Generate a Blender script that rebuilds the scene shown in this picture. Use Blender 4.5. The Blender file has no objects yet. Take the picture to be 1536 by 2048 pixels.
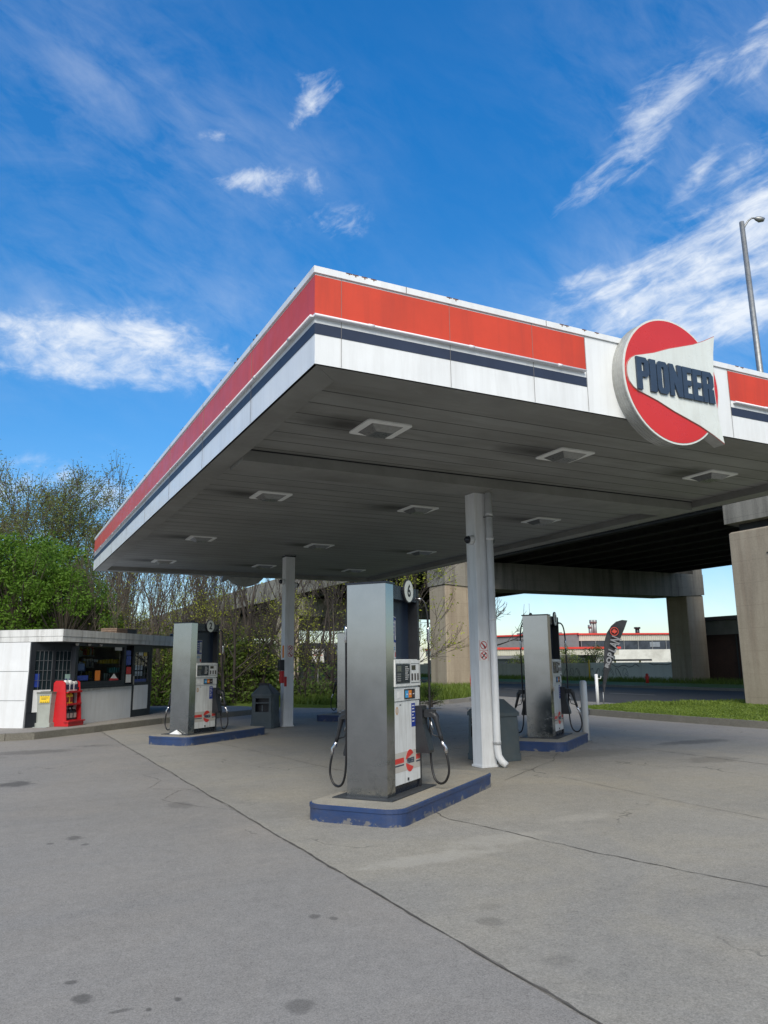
import bpy, math, random
from math import radians as R, sin, cos, pi
from mathutils import Vector, Matrix
random.seed(7)
SC = bpy.context.scene
COL = SC.collection
# ------------------------------------------------------------------ camera
F_PX, PITCH, ROLL, YAW, EYE = 1524.2, 0.1955, -0.0102, 0.4701, 1.6
_c, _s = cos(YAW), sin(YAW)
_R = Vector((_c, -_s, 0)); _F0 = Vector((_s, _c, 0)); _U0 = Vector((0, 0, 1))
_F = _F0*cos(PITCH) + _U0*sin(PITCH); _U = _U0*cos(PITCH) - _F0*sin(PITCH)
_R2 = _R*cos(ROLL) + _U*sin(ROLL); _U2 = _U*cos(ROLL) - _R*sin(ROLL)
cd = bpy.data.cameras.new('camera'); cam = bpy.data.objects.new('camera', cd); COL.objects.link(cam)
cd.sensor_fit = 'HORIZONTAL'; cd.sensor_width = 36; cd.lens = F_PX/1536*36
cd.clip_start = .05; cd.clip_end = 3000
m = Matrix.Identity(4)
for i in range(3):
    m[i][0] = _R2[i]; m[i][1] = _U2[i]; m[i][2] = -_F[i]
m.translation = (0, 0, EYE); cam.matrix_world = m
SC.camera = cam
def ray(x, y): return _F*F_PX + _R2*(x-768) + _U2*(1024-y)
def gp(x, y, z=0.0):                 # world point on the level z seen at photo pixel
    d = ray(x, y); t = (z-EYE)/d.z; return Vector((d.x*t, d.y*t, z))
def dp(x, y, depth):                 # world point at a given forward depth
    d = ray(x, y); t = depth/(d.x*_s + d.y*_c); return Vector((d.x*t, d.y*t, EYE+d.z*t))
# ------------------------------------------------------------------ materials
class NT:
    def __init__(s, nt): s.nt = nt; s.x = 0
    def n(s, typ, **kw):
        n = s.nt.nodes.new(typ); s.x += 160; n.location = (s.x, 0)
        for k, v in kw.items():
            if k in n.inputs.keys() if isinstance(k, str) else False: pass
            setattr(n, k, v)
        return n
    def l(s, a, b): s.nt.links.new(a, b)
    def val(s, node, **kw):
        for k, v in kw.items(): node.inputs[k.replace('_', ' ')].default_value = v
        return node
def rgba(c): return (c[0], c[1], c[2], 1)
def base_mat(name, rough=.6, metal=0, spec=.5):
    m = bpy.data.materials.new(name); m.use_nodes = True
    t = NT(m.node_tree); b = m.node_tree.nodes['Principled BSDF']
    b.inputs['Roughness'].default_value = rough; b.inputs['Metallic'].default_value = metal
    b.inputs['Specular IOR Level'].default_value = spec
    return m, t, b
def noise(t, vec, scale, detail=6, rough=.6, dist=0, stretch=None):
    if stretch:
        mp = t.n('ShaderNodeMapping'); t.l(vec, mp.inputs['Vector']); mp.inputs['Scale'].default_value = stretch; vec = mp.outputs[0]
    n = t.n('ShaderNodeTexNoise'); t.l(vec, n.inputs['Vector'])
    n.inputs['Scale'].default_value = scale; n.inputs['Detail'].default_value = detail
    n.inputs['Roughness'].default_value = rough; n.inputs['Distortion'].default_value = dist
    return n.outputs['Fac']
def ramp(t, fac, stops):
    r = t.n('ShaderNodeValToRGB'); t.l(fac, r.inputs[0]); e = r.color_ramp.elements
    while len(e) < len(stops): e.new(.5)
    for i, (p, c) in enumerate(stops):
        e[i].position = p; e[i].color = rgba(c) if not isinstance(c, (int, float)) else (c, c, c, 1)
    return r.outputs['Color']
def mix(t, fac, a, b, mode='MIX'):
    n = t.n('ShaderNodeMix', data_type='RGBA', blend_type=mode)
    for sock, v in ((n.inputs['Factor'], fac), (n.inputs['A'], a), (n.inputs['B'], b)):
        if hasattr(v, 'is_output'): t.l(v, sock)
        elif isinstance(v, (int, float)): sock.default_value = v
        else: sock.default_value = rgba(v)
    # the RGBA sockets share names with the float ones: address by index
    return n
def mixc(t, fac, a, b, mode='MIX'):
    n = t.n('ShaderNodeMix', data_type='RGBA', blend_type=mode)
    ins = {'f': n.inputs[0], 'a': n.inputs[6], 'b': n.inputs[7]}
    for k, v in (('f', fac), ('a', a), ('b', b)):
        if hasattr(v, 'is_output'): t.l(v, ins[k])
        elif isinstance(v, (int, float)): ins[k].default_value = v if k == 'f' else (v, v, v, 1)
        else: ins[k].default_value = rgba(v)
    return n.outputs[2]
def math_(t, op, a, b=0.0, c=None, clamp=False):
    n = t.n('ShaderNodeMath', operation=op, use_clamp=clamp)
    for i, v in enumerate((a, b) if c is None else (a, b, c)):
        if hasattr(v, 'is_output'): t.l(v, n.inputs[i])
        else: n.inputs[i].default_value = v
    return n.outputs[0]
def obj_co(t): return t.n('ShaderNodeTexCoord').outputs['Object']
def pos_co(t): return t.n('ShaderNodeNewGeometry').outputs['Position']
def bump(t, b, h, strength=.3, dist=.01):
    n = t.n('ShaderNodeBump'); t.l(h, n.inputs['Height']); n.inputs['Strength'].default_value = strength
    n.inputs['Distance'].default_value = dist; t.l(n.outputs[0], b.inputs['Normal'])
MC = {}
def mat(name, col, rough=.5, metal=0, var=.12, scale=6, dirt=None, dirtamt=.3, streak=False, bmp=0, spec=.5, coat=0):
    """painted / plain surface with a soft blotchy variation and optional dirt"""
    if name in MC: return MC[name]
    m, t, b = base_mat(name, rough, metal, spec)
    co = pos_co(t)
    f = noise(t, co, scale, 5, .6)
    lo = tuple(c*(1-var) for c in col); hi = tuple(min(1, c*(1+var)) for c in col)
    c = ramp(t, f, [(.3, lo), (.7, hi)])
    if dirt:
        st = (6, 6, .5) if streak else (1, 1, 1)
        f2 = noise(t, co, scale*.7, 6, .7, .3, st)
        k = math_(t, 'MULTIPLY', ramp(t, f2, [(.45, 0), (.72, 1)]), dirtamt)
        c = mixc(t, k, c, dirt)
    t.l(c, b.inputs['Base Color'])
    f3 = noise(t, co, scale*2.3, 4)
    t.l(math_(t, 'MULTIPLY_ADD', f3, .3, rough-.15, clamp=True), b.inputs['Roughness'])
    if bmp: bump(t, b, noise(t, co, scale*12, 6), bmp)
    if coat: b.inputs['Coat Weight'].default_value = coat
    MC[name] = m; return m
def steel():
    m, t, b = base_mat('brushed_steel', .26, 1.0)
    co = obj_co(t)
    f = noise(t, co, 3, 5, .6, .2)
    g = noise(t, co, 60, 3, .7, 0, (1, 1, .02))
    
    c = ramp(t, f, [(.3, (.36, .372, .372)), (.7, (.42, .43, .428))])
    sc = noise(t, co, 4.5, 9, .72, .8, (1, 1, 1.5))
    sm = ramp(t, sc, [(.50, 0), (.66, 1)])
    sep = t.n('ShaderNodeSeparateXYZ'); t.l(co, sep.inputs[0])
    low = math_(t, 'SMOOTH_MIN', math_(t, 'SUBTRACT', 1.0, math_(t, 'MULTIPLY', sep.outputs[2], 1.15)), 1.0, .1, clamp=True)
    low = math_(t, 'MULTIPLY', low, sm, clamp=True)
    c = mixc(t, math_(t, 'MULTIPLY', low, .7), c, (.075, .07, .062))
    t.l(c, b.inputs['Base Color'])
    r = math_(t, 'MULTIPLY_ADD', f, .08, .12); r = math_(t, 'MULTIPLY_ADD', low, .25, r)
    t.l(r, b.inputs['Roughness'])
    bump(t, b, noise(t, co, 1.3, 1), .10, .03)
    return m
def ground_mat(name, c0, c1, warm, stains, speck=.25, big=.35):
    m, t, b = base_mat(name, .85, 0, .25)
    co = pos_co(t)
    a = noise(t, co, big, 7, .62, .6)
    c = ramp(t, a, [(.36, c0), (.64, c1)])
    w = noise(t, co, big*1.7, 5, .6, 1.2, (1, 1, 1))
    c = mixc(t, math_(t, 'MULTIPLY', ramp(t, w, [(.44, 0), (.66, 1)]), .75), c, warm)
    # tyre-polished darker sweeps
    d = noise(t, co, .5, 6, .65, .8, (.45, 1.6, 1))
    c = mixc(t, math_(t, 'MULTIPLY', ramp(t, d, [(.49, 0), (.70, 1)]), .5), c, tuple(x*.66 for x in c0))
    mid = noise(t, co, 7, 7, .75, .3)
    c = mixc(t, .26, c, ramp(t, mid, [(.32, tuple(x*.5 for x in c0)), (.68, tuple(x*1.4 for x in c1))]))
    c = mixc(t, .22, c, ramp(t, noise(t, co, 38, 4, .75), [(.35, tuple(x*.4 for x in c0)), (.65, tuple(x*1.5 for x in c1))]))
    fine = noise(t, co, 105, 3, .8)
    c = mixc(t, speck, c, ramp(t, fine, [(.36, tuple(x*.35 for x in c0)), (.62, tuple(x*1.55 for x in c1))]))
    # small dark oil spots
    v = t.n('ShaderNodeTexVoronoi'); t.l(co, v.inputs['Vector']); v.inputs['Scale'].default_value = 1.6
    nz = noise(t, co, 9, 4)
    dd = math_(t, 'ADD', v.outputs['Distance'], math_(t, 'MULTIPLY', nz, .12))
    vc = t.n('ShaderNodeSeparateColor'); t.l(v.outputs['Color'], vc.inputs[0])
    sz = math_(t, 'MULTIPLY', vc.outputs[0], .035)
    spot = math_(t, 'LESS_THAN', dd, math_(t, 'ADD', sz, .035))
    c = mixc(t, math_(t, 'MULTIPLY', spot, .35), c, tuple(x*.4 for x in c0))
    dist = noise(t, co, 5, 5, .7)
    for (x, y, rx, ry, k) in stains:
        mp = t.n('ShaderNodeMapping'); t.l(co, mp.inputs['Vector'])
        mp.inputs['Location'].default_value = (-x/rx, -y/ry, 0); mp.inputs['Scale'].default_value = (1/rx, 1/ry, 0)
        ln = t.n('ShaderNodeVectorMath', operation='LENGTH'); t.l(mp.outputs[0], ln.inputs[0])
        q = math_(t, 'ADD', ln.outputs['Value'], math_(t, 'MULTIPLY', math_(t, 'SUBTRACT', dist, .5), 1.6))
        q = ramp(t, q, [(.55, 1), (.95, 0)])
        c = mixc(t, math_(t, 'MULTIPLY', q, abs(k)), c, tuple(x*.25 for x in c0) if k > 0 else tuple(x*1.5 for x in c1))
    # hairline cracks
    v2 = t.n('ShaderNodeTexVoronoi', feature='DISTANCE_TO_EDGE'); v2.inputs['Scale'].default_value = .22
    wv = t.n('ShaderNodeVectorMath', operation='ADD'); nn = t.n('ShaderNodeTexNoise'); t.l(co, nn.inputs['Vector']); nn.inputs['Scale'].default_value = 1.4; nn.inputs['Detail'].default_value = 6
    t.l(co, wv.inputs[0]); sc = t.n('ShaderNodeVectorMath', operation='SCALE'); t.l(nn.outputs['Color'], sc.inputs[0]); sc.inputs['Scale'].default_value = 1.6; t.l(sc.outputs[0], wv.inputs[1]); t.l(wv.outputs[0], v2.inputs['Vector'])
    gate = ramp(t, noise(t, co, .6, 3), [(.5, 0), (.6, 1)])
    cr = math_(t, 'MULTIPLY', math_(t, 'LESS_THAN', v2.outputs['Distance'], .0028), gate)
    c = mixc(t, math_(t, 'MULTIPLY', cr, .55), c, tuple(x*.35 for x in c0))
    t.l(c, b.inputs['Base Color'])
    bump(t, b, math_(t, 'ADD', math_(t, 'MULTIPLY', fine, .6), mid), .35, .006)
    return m
def leaf_mat(name, c0, c1, tr=.3):
    m, t, b = base_mat(name, .55, 0, .3)
    co = pos_co(t)
    f = noise(t, co, 1.3, 4, .7); g = noise(t, co, 9, 2)
    c = ramp(t, math_(t, 'MULTIPLY_ADD', g, .5, math_(t, 'MULTIPLY', f, .5)), [(.35, c0), (.65, c1)])
    t.l(c, b.inputs['Base Color'])
    tl = t.n('ShaderNodeBsdfTranslucent'); t.l(c, tl.inputs[0])
    ms = t.n('ShaderNodeMixShader'); ms.inputs[0].default_value = tr
    t.l(b.outputs[0], ms.inputs[1]); t.l(tl.outputs[0], ms.inputs[2])
    t.l(ms.outputs[0], m.node_tree.nodes['Material Output'].inputs[0])
    return m
def concrete_mat(name, c0, c1, stain=(.05, .047, .042), amt=.6, rust=None):
    m, t, b = base_mat(name, .9, 0, .2)
    co = pos_co(t)
    c = ramp(t, noise(t, co, .8, 6, .65), [(.3, c0), (.7, c1)])
    s = noise(t, co, 1.2, 6, .65, .2, (1.6, 1.6, .12))
    c = mixc(t, math_(t, 'MULTIPLY', ramp(t, s, [(.48, 0), (.72, 1)]), amt), c, stain)
    s2 = noise(t, co, 2.6, 5, .6, .1, (1.3, 1.3, .06))
    c = mixc(t, math_(t, 'MULTIPLY', ramp(t, s2, [(.52, 0), (.7, 1)]), amt*.5), c, rust or stain)
    c = mixc(t, .25, c, ramp(t, noise(t, co, 25, 5, .8), [(.3, tuple(x*.5 for x in c0)), (.7, tuple(x*1.3 for x in c1))]))
    w = t.n('ShaderNodeTexWave', wave_type='BANDS', bands_direction='Z'); w.inputs['Scale'].default_value = .42; t.l(co, w.inputs[0])
    ln = math_(t, 'GREATER_THAN', w.outputs['Fac'], .9993)
    c = mixc(t, math_(t, 'MULTIPLY', ln, .35), c, stain)
    t.l(c, b.inputs['Base Color']); bump(t, b, noise(t, co, 30, 6, .7), .3)
    return m
# ------------------------------------------------------------------ mesh builder
class MB:
    def __init__(s): s.v = []; s.f = []; s.mi = []; s.sm = []; s.mat = 0; s.smooth = False
    def add(s, vs, fs, smooth=None):
        o = len(s.v); s.v += [tuple(v) for v in vs]
        for f in fs:
            s.f.append(tuple(o+i for i in f)); s.mi.append(s.mat); s.sm.append(s.smooth if smooth is None else smooth)
        return s
    def box(s, x0, x1, y0, y1, z0, z1, M=None):
        vs = [Vector(p) for p in ((x0,y0,z0),(x1,y0,z0),(x1,y1,z0),(x0,y1,z0),(x0,y0,z1),(x1,y0,z1),(x1,y1,z1),(x0,y1,z1))]
        if M is not None: vs = [M @ v for v in vs]
        return s.add(vs, [(0,3,2,1),(4,5,6,7),(0,1,5,4),(1,2,6,5),(2,3,7,6),(3,0,4,7)])
    def cbox(s, x0, x1, y0, y1, z0, z1, c=.01, M=None):       # chamfered vertical edges and top
        p = [(x0+c,y0),(x1-c,y0),(x1,y0+c),(x1,y1-c),(x1-c,y1),(x0+c,y1),(x0,y1-c),(x0,y0+c)]
        q = [(x0+2*c,y0+c),(x1-2*c,y0+c),(x1-c,y0+2*c),(x1-c,y1-2*c),(x1-2*c,y1-c),(x0+2*c,y1-c),(x0+c,y1-2*c),(x0+c,y0+2*c)]
        vs = [Vector((a,b,z0)) for a,b in p]+[Vector((a,b,z1-c)) for a,b in p]+[Vector((a,b,z1)) for a,b in q]
        if M is not None: vs = [M @ v for v in vs]
        fs = [tuple(range(7,-1,-1)), tuple(range(16,24))]
        for k in (0, 8): fs += [(k+i, k+(i+1)%8, k+8+(i+1)%8, k+8+i) for i in range(8)]
        return s.add(vs, fs)
    def prism(s, poly, z0, z1, M=None, top=None):
        n = len(poly); t = top or poly
        vs = [Vector((a,b,z0)) for a,b in poly]+[Vector((a,b,z1)) for a,b in t]
        if M is not None: vs = [M @ v for v in vs]
        return s.add(vs, [tuple(range(n-1,-1,-1)), tuple(range(n,2*n))]+[(i,(i+1)%n,n+(i+1)%n,n+i) for i in range(n)])
    def quad(s, *p): return s.add(p, [tuple(range(len(p)))])
    def cyl(s, p0, p1, r0, r1=None, n=12, cap=True, smooth=True):
        r1 = r0 if r1 is None else r1
        return s.tube([p0, p1], [r0, r1], n, cap, smooth)
    def tube(s, pts, rad, n=8, cap=True, smooth=True):
        pts = [Vector(p) for p in pts]; rad = rad if isinstance(rad, (list, tuple)) else [rad]*len(pts)
        o = len(s.v); up = None
        for i, p in enumerate(pts):
            d = (pts[min(i+1, len(pts)-1)]-pts[max(i-1, 0)])
            d = d.normalized() if d.length > 1e-9 else Vector((0,0,1))
            if up is None: up = Vector((0,0,1)) if abs(d.z) < .9 else Vector((1,0,0))
            a = d.cross(up)
            a = a.normalized() if a.length > 1e-6 else d.orthogonal().normalized()
            b = a.cross(d).normalized(); up = b
            for k in range(n):
                w = 2*pi*k/n; q = p+(a*cos(w)+b*sin(w))*rad[i]; s.v.append((q.x,q.y,q.z))
        for i in range(len(pts)-1):
            for k in range(n):
                s.f.append((o+i*n+k, o+(i+1)*n+k, o+(i+1)*n+(k+1)%n, o+i*n+(k+1)%n)); s.mi.append(s.mat); s.sm.append(smooth)
        if cap:
            s.f.append(tuple(o+k for k in range(n))); s.mi.append(s.mat); s.sm.append(False)
            e = o+(len(pts)-1)*n; s.f.append(tuple(e+k for k in range(n-1,-1,-1))); s.mi.append(s.mat); s.sm.append(False)
        return s
    def build(s, name, mats, parent=None, loc=None, rz=0, label=None, cat=None, group=None, kind=None):
        me = bpy.data.meshes.new(name); me.from_pydata(s.v, [], s.f)
        for mm in (mats if isinstance(mats, (list, tuple)) else [mats]): me.materials.append(mm)
        me.polygons.foreach_set('material_index', s.mi); me.polygons.foreach_set('use_smooth', s.sm)
        me.update()
        o = bpy.data.objects.new(name, me); COL.objects.link(o)
        if parent: o.parent = parent
        if loc is not None: o.location = loc
        o.rotation_euler.z = rz
        tag(o, label, cat, group, kind)
        return o
def tag(o, label=None, cat=None, group=None, kind=None):
    if label: o['label'] = label
    if cat: o['category'] = cat
    if group: o['group'] = group
    if kind: o['kind'] = kind
def thing(name, label, cat, loc=(0,0,0), rz=0, group=None):
    o = bpy.data.objects.new(name, None); COL.objects.link(o); o.empty_display_size = .1
    o.location = loc; o.rotation_euler.z = rz; tag(o, label, cat, group); return o
KIDS = {}
def children(o): return [c for c in bpy.data.objects if c.parent == o]
def copy_tree(o, loc=None, rz=None, label=None, parent=None, kids=None):
    c = o.copy(); COL.objects.link(c); c.parent = parent
    if loc is not None: c.location = loc
    if rz is not None: c.rotation_euler.z = rz
    if label: c['label'] = label
    for ch in children(o): copy_tree(ch, parent=c)
    return c
def text_mb(mb, s, size, M, ext=.002, bold=0, sx=1, align='CENTER'):
    """typed lettering as geometry; M maps (x right, y up, z out)"""
    cu = bpy.data.curves.new('t', 'FONT'); cu.body = s; cu.size = size; cu.extrude = ext; cu.offset = bold
    cu.align_x = align; cu.align_y = 'CENTER'; cu.resolution_u = 3
    o = bpy.data.objects.new('t', cu); COL.objects.link(o)
    me = bpy.data.meshes.new_from_object(o.evaluated_get(bpy.context.evaluated_depsgraph_get()))
    mb.add([M @ Vector((v.co.x*sx, v.co.y, v.co.z)) for v in me.vertices], [tuple(p.vertices) for p in me.polygons], False)
    bpy.data.objects.remove(o); bpy.data.curves.remove(cu); bpy.data.meshes.remove(me)
def frame(o, x, y):                  # matrix with given x,y axes
    x = Vector(x).normalized(); y = Vector(y).normalized(); z = x.cross(y)
    M = Matrix.Identity(4)
    for i in range(3): M[i][0] = x[i]; M[i][1] = y[i]; M[i][2] = z[i]; M[i][3] = o[i]
    return M
def arc(cx, cy, r, a0, a1, n): return [(cx+r*cos(R(a0+(a1-a0)*i/n)), cy+r*sin(R(a0+(a1-a0)*i/n))) for i in range(n+1)]
def rrect(x0, x1, y0, y1, r, n=4):
    return arc(x1-r,y0+r,r,-90,0,n)+arc(x1-r,y1-r,r,0,90,n)+arc(x0+r,y1-r,r,90,180,n)+arc(x0+r,y0+r,r,180,270,n)
# block lettering of the brand sign: each letter drawn on a unit cell, pieces butt together
def block_word(mb, M, x0, x1, z0, z1, d0, d1):
    H = z1-z0; wds = {'P': 1, 'I': .52, 'O': 1, 'N': 1.08, 'E': .82, 'R': 1}
    word = 'PIONEER'; gap = .07; tot = sum(wds[c] for c in word)+gap*(len(word)-1); k = (x1-x0)/tot; x = x0
    for c in word:
        w = wds[c]*k; st = .40*k; th = .17*H; ch = .13*H
        def P(*pp): mb.prism([(x+a, z0+b) for a, b in pp], d0, d1, M)
        def rc(a, b, c_, d): P((a, c_), (b, c_), (b, d), (a, d))
        if c == 'I': rc(0, w, 0, H)
        elif c == 'O':
            i = w-st
            P((0, ch), (st, th+.05*H), (st, H-th-.05*H), (0, H-ch)); P((i, th+.05*H), (w, ch), (w, H-ch), (i, H-th-.05*H))
            P((0, ch), (ch*.8, 0), (w-ch*.8, 0), (w, ch), (i, th+.05*H), (i-.02*k, th), (st+.02*k, th), (st, th+.05*H))
            P((0, H-ch), (st, H-th-.05*H), (st+.02*k, H-th), (i-.02*k, H-th), (i, H-th-.05*H), (w, H-ch), (w-ch*.8, H), (ch*.8, H))
        elif c == 'N':
            s2 = .36*k; rc(0, s2, 0, H); rc(w-s2, w, 0, H); P((s2, H), (s2, .42*H), (w-s2, 0), (w-s2, .58*H))
        elif c == 'E':
            rc(0, st, 0, H); rc(st, w, 0, th); rc(st, w*.9, H/2-th/2, H/2+th/2); rc(st, w, H-th, H)
        else:
            i = w-st*.95; mid = .40*H if c == 'P' else .44*H
            rc(0, st, 0, H)
            P((st, H-th), (i, H-th), (w, H-ch), (w-ch*.8, H), (st, H))
            P((i, mid+th), (w, mid+ch*.8), (w, H-ch), (i, H-th))
            P((st, mid), (w-ch*.8, mid), (w, mid+ch*.8), (i, mid+th), (st, mid+th))
            if c == 'R': P((i*.82, 0), (w*1.03, 0), (w*.98, mid), (i*.78, mid))
        x += w+gap*k
M_white = mat('white_paint', (.68, .70, .71), .4, 0, .07, 2.2, (.30, .28, .25), .35, True)
M_colwhite = mat('column_white', (.70, .72, .73), .45, 0, .05, 3, (.30, .28, .25), .3, True)
M_fasc = mat('fascia_white', (.76, .785, .79), .35, 0, .05, 1.5, (.34, .33, .30), .22, True, coat=.2)
M_red = mat('band_red', (.58, .050, .014), .42, 0, .10, 1.6, (.40, .04, .015), .5, True, coat=.12)
M_signred = mat('sign_red', (.56, .022, .012), .3, 0, .05, 2, coat=.3)
M_signwhite = mat('sign_white', (.66, .70, .66), .3, 0, .06, 3, (.42, .40, .33), .25, True, coat=.3)
M_navy = mat('band_navy', (.030, .042, .075), .5, 0, .12, 3, spec=.25)
M_letter = mat('letter_navy', (.03, .05, .085), .4, 0, .1, 8)
M_blue = None
M_black = mat('black_plastic', (.018, .02, .024), .42, 0, .2, 9)
M_rubber = mat('hose_rubber', (.010, .010, .011), .45, 0, .2, 12)
M_dark = mat('dark_panel', (.010, .014, .024), .28, 0, .2, 3)
M_chrome = mat('chrome', (.62, .62, .63), .25, 1, .15, 20)
M_galv = mat('galvanised', (.26, .27, .27), .45, .6, .2, 8)
M_pumpwhite = mat('pump_white', (.72, .74, .73), .35, 0, .06, 4, (.20, .18, .15), .4, True, coat=.2)
M_beige = mat('decal_band', (.50, .47, .42), .5, 0, .06, 6)
M_bluepost = mat('poster_blue', (.02, .05, .30), .35, 0, .1, 9)
M_paper = mat('paper_white', (.72, .72, .70), .5, 0, .05, 9)
M_orange = mat('sticker_orange', (.72, .22, .02), .45, 0, .08, 9)
M_yellow = mat('plastic_yellow', (.80, .55, .03), .4, 0, .08, 9)
M_skyblue = mat('sticker_cyan', (.05, .32, .62), .45, 0, .08, 9)
M_rackred = mat('rack_red', (.50, .015, .02), .35, 0, .12, 5)
M_binpl = mat('bin_slate', (.055, .075, .085), .55, 0, .12, 5, (.12, .115, .10), .3)
M_wood = mat('pallet_wood', (.19, .13, .09), .8, 0, .25, 12)
M_glass_dark, _t, _b = base_mat('window_glass', .06, 0, .5)
_b.inputs['Base Color'].default_value = (.012, .02, .024, 1)
M_steel = steel()
# ================================================================== world, sun
SUN_AZ, SUN_EL = R(209), R(40)           # azimuth measured from +Y towards +X
sd = Vector((sin(SUN_AZ)*cos(SUN_EL), cos(SUN_AZ)*cos(SUN_EL), sin(SUN_EL)))
W = bpy.data.worlds.new('World'); SC.world = W; W.use_nodes = True
t = NT(W.node_tree); bg = W.node_tree.nodes['Background']
sky = t.n('ShaderNodeTexSky', sky_type='NISHITA'); sky.sun_disc = False
sky.sun_elevation = SUN_EL; sky.sun_rotation = SUN_AZ; sky.altitude = 100; sky.air_density = 1.0; sky.dust_density = .6; sky.ozone_density = 3.0
vec = t.n('ShaderNodeTexCoord').outputs['Generated']
hs = t.n('ShaderNodeHueSaturation'); t.l(sky.outputs[0], hs.inputs['Color']); hs.inputs['Saturation'].default_value = 1.36; hs.inputs['Value'].default_value = 1.0
skyc = mixc(t, 1.0, hs.outputs[0], (.80, .98, 1.01), 'MULTIPLY')
_sz = t.n('ShaderNodeSeparateXYZ'); t.l(vec, _sz.inputs[0])
skyc = mixc(t, 1.0, skyc, ramp(t, _sz.outputs[2], [(0.0, (.76,.62,.62)), (.16, (.84,.68,.67)), (.40, (.98,.86,.83)), (.65, (.84,.97,1.0))]), 'MULTIPLY')
def dirv(x, y): return ray(x, y).normalized()
def blob(x, y, sx, sy, rot=0):
    """soft elliptical region of the sky round a fixed direction; sizes in radians"""
    c = dirv(x, y); e1 = (_R2*cos(R(rot))+_U2*sin(R(rot))); e1 = (e1-c*e1.dot(c)).normalized(); e2 = c.cross(e1)
    out = []
    for e, sg in ((e1, sx), (e2, sy)):
        d = t.n('ShaderNodeVectorMath', operation='DOT_PRODUCT'); t.l(vec, d.inputs[0]); d.inputs[1].default_value = e
        q = math_(t, 'DIVIDE', d.outputs['Value'], sg); out.append(math_(t, 'MULTIPLY', q, q))
    k = math_(t, 'EXPONENT', math_(t, 'MULTIPLY', math_(t, 'ADD', out[0], out[1]), -1.0))
    d = t.n('ShaderNodeVectorMath', operation='DOT_PRODUCT'); t.l(vec, d.inputs[0]); d.inputs[1].default_value = c
    return math_(t, 'MULTIPLY', k, math_(t, 'GREATER_THAN', d.outputs['Value'], 0))
def sumb(bl):
    a = None
    for (k, *args) in bl:
        q = math_(t, 'MULTIPLY', blob(*args), k); a = q if a is None else math_(t, 'ADD', a, q)
    return a
def wisp(rot, scale, stretch, seed):
    c = dirv(1150, 450); e1 = (_R2*cos(R(rot))+_U2*sin(R(rot))); e2 = c.cross(e1)
    cmb = t.n('ShaderNodeCombineXYZ')
    for i, (e, k) in enumerate(((e1, 1/stretch), (e2, 1), (c, .6))):
        d = t.n('ShaderNodeVectorMath', operation='DOT_PRODUCT'); t.l(vec, d.inputs[0]); d.inputs[1].default_value = e*k
        t.l(math_(t, 'ADD', d.outputs['Value'], seed), cmb.inputs[i])
    return noise(t, cmb.outputs[0], scale, 9, .62, .55)
def comb(a, b, k): return math_(t, 'ADD', a, math_(t, 'MULTIPLY', math_(t, 'SUBTRACT', b, .5), k))
nR = comb(wisp(24, 20, 3.4, 3.1), wisp(32, 60, 2.2, 9.1), .55); nL = comb(wisp(-4, 20, 2.4, 7.4), wisp(0, 55, 1.7, 2.1), .5); nC = comb(wisp(18, 22, 1.7, 1.3), wisp(20, 60, 1.4, 5.1), .5)
cR = sumb([(1.25, 1430, 540, .15, .050, 14), (.9, 1330, 610, .10, .03, 24), (.8, 1500, 640, .10, .03, 20), (.85, 1490, 430, .09, .022, 34), (.8, 1345, 175, .070, .028, 38),
           (1.05, 1210, 350, .075, .022, 38), (.7, 1500, 310, .050, .022, 45), (.6, 1405, 330, .04, .012, 52), (.8, 1525, 90, .05, .03, 60), (.55, 1165, 555, .035, .010, 22), (.30, 1475, 200, .10, .02, 55)])
cL = sumb([(.85, 90, 700, .19, .038, -9), (.62, 330, 720, .14, .036, -4), (.45, 340, 660, .12, .03, 3), (.5, 0, 680, .12, .04, 0), (.7, 100, 1010, .20, .06, 4)])
cC = sumb([(.72, 470, 358, .060, .016, 4), (.66, 620, 372, .060, .022, 22), (.72, 622, 222, .034, .018, 40), (.5, 690, 450, .07, .022, 8), (.55, 600, 140, .02, .014, 0), (.5, 440, 275, .03, .01, 0), (.38, 640, 180, .03, .022, 50)])
def cover(mask, n, lo=.42, hi=1.0):
    # mask pushes the noise over the threshold
    q = math_(t, 'ADD', n, math_(t, 'MULTIPLY', math_(t, 'SUBTRACT', math_(t, 'MINIMUM', mask, .95), .55), .42))
    k = t.n('ShaderNodeMapRange', interpolation_type='SMOOTHSTEP'); t.l(q, k.inputs[0]); k.inputs[1].default_value = .42; k.inputs[2].default_value = .98
    g = t.n('ShaderNodeMapRange', interpolation_type='SMOOTHSTEP'); t.l(mask, g.inputs[0]); g.inputs[1].default_value = .04; g.inputs[2].default_value = .45
    return math_(t, 'MULTIPLY', k.outputs[0], g.outputs[0])
den = math_(t, 'MAXIMUM', math_(t, 'MAXIMUM', cover(cR, nR), cover(cL, nL)), cover(cC, nC))
veilm = sumb([(.10, 170, 150, .20, .12, -20), (.02, 60, 480, .22, .14, 0), (.13, 1500, 250, .16, .22, 40), (.12, 250, 640, .3, .08, 0), (.20, 1400, 600, .2, .08, 10), (.06, 560, 330, .14, .08, 10), (.25, 1250, 1250, .8, .07, 0)])
veil = math_(t, 'MULTIPLY', veilm, ramp(t, comb(wisp(-30, 9, 2.0, 4.4), wisp(-40, 34, 2.4, 6.2), .6), [(.36, .1), (.85, 2.3)]), clamp=True)
den = math_(t, 'ADD', den, veil, clamp=True)
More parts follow.
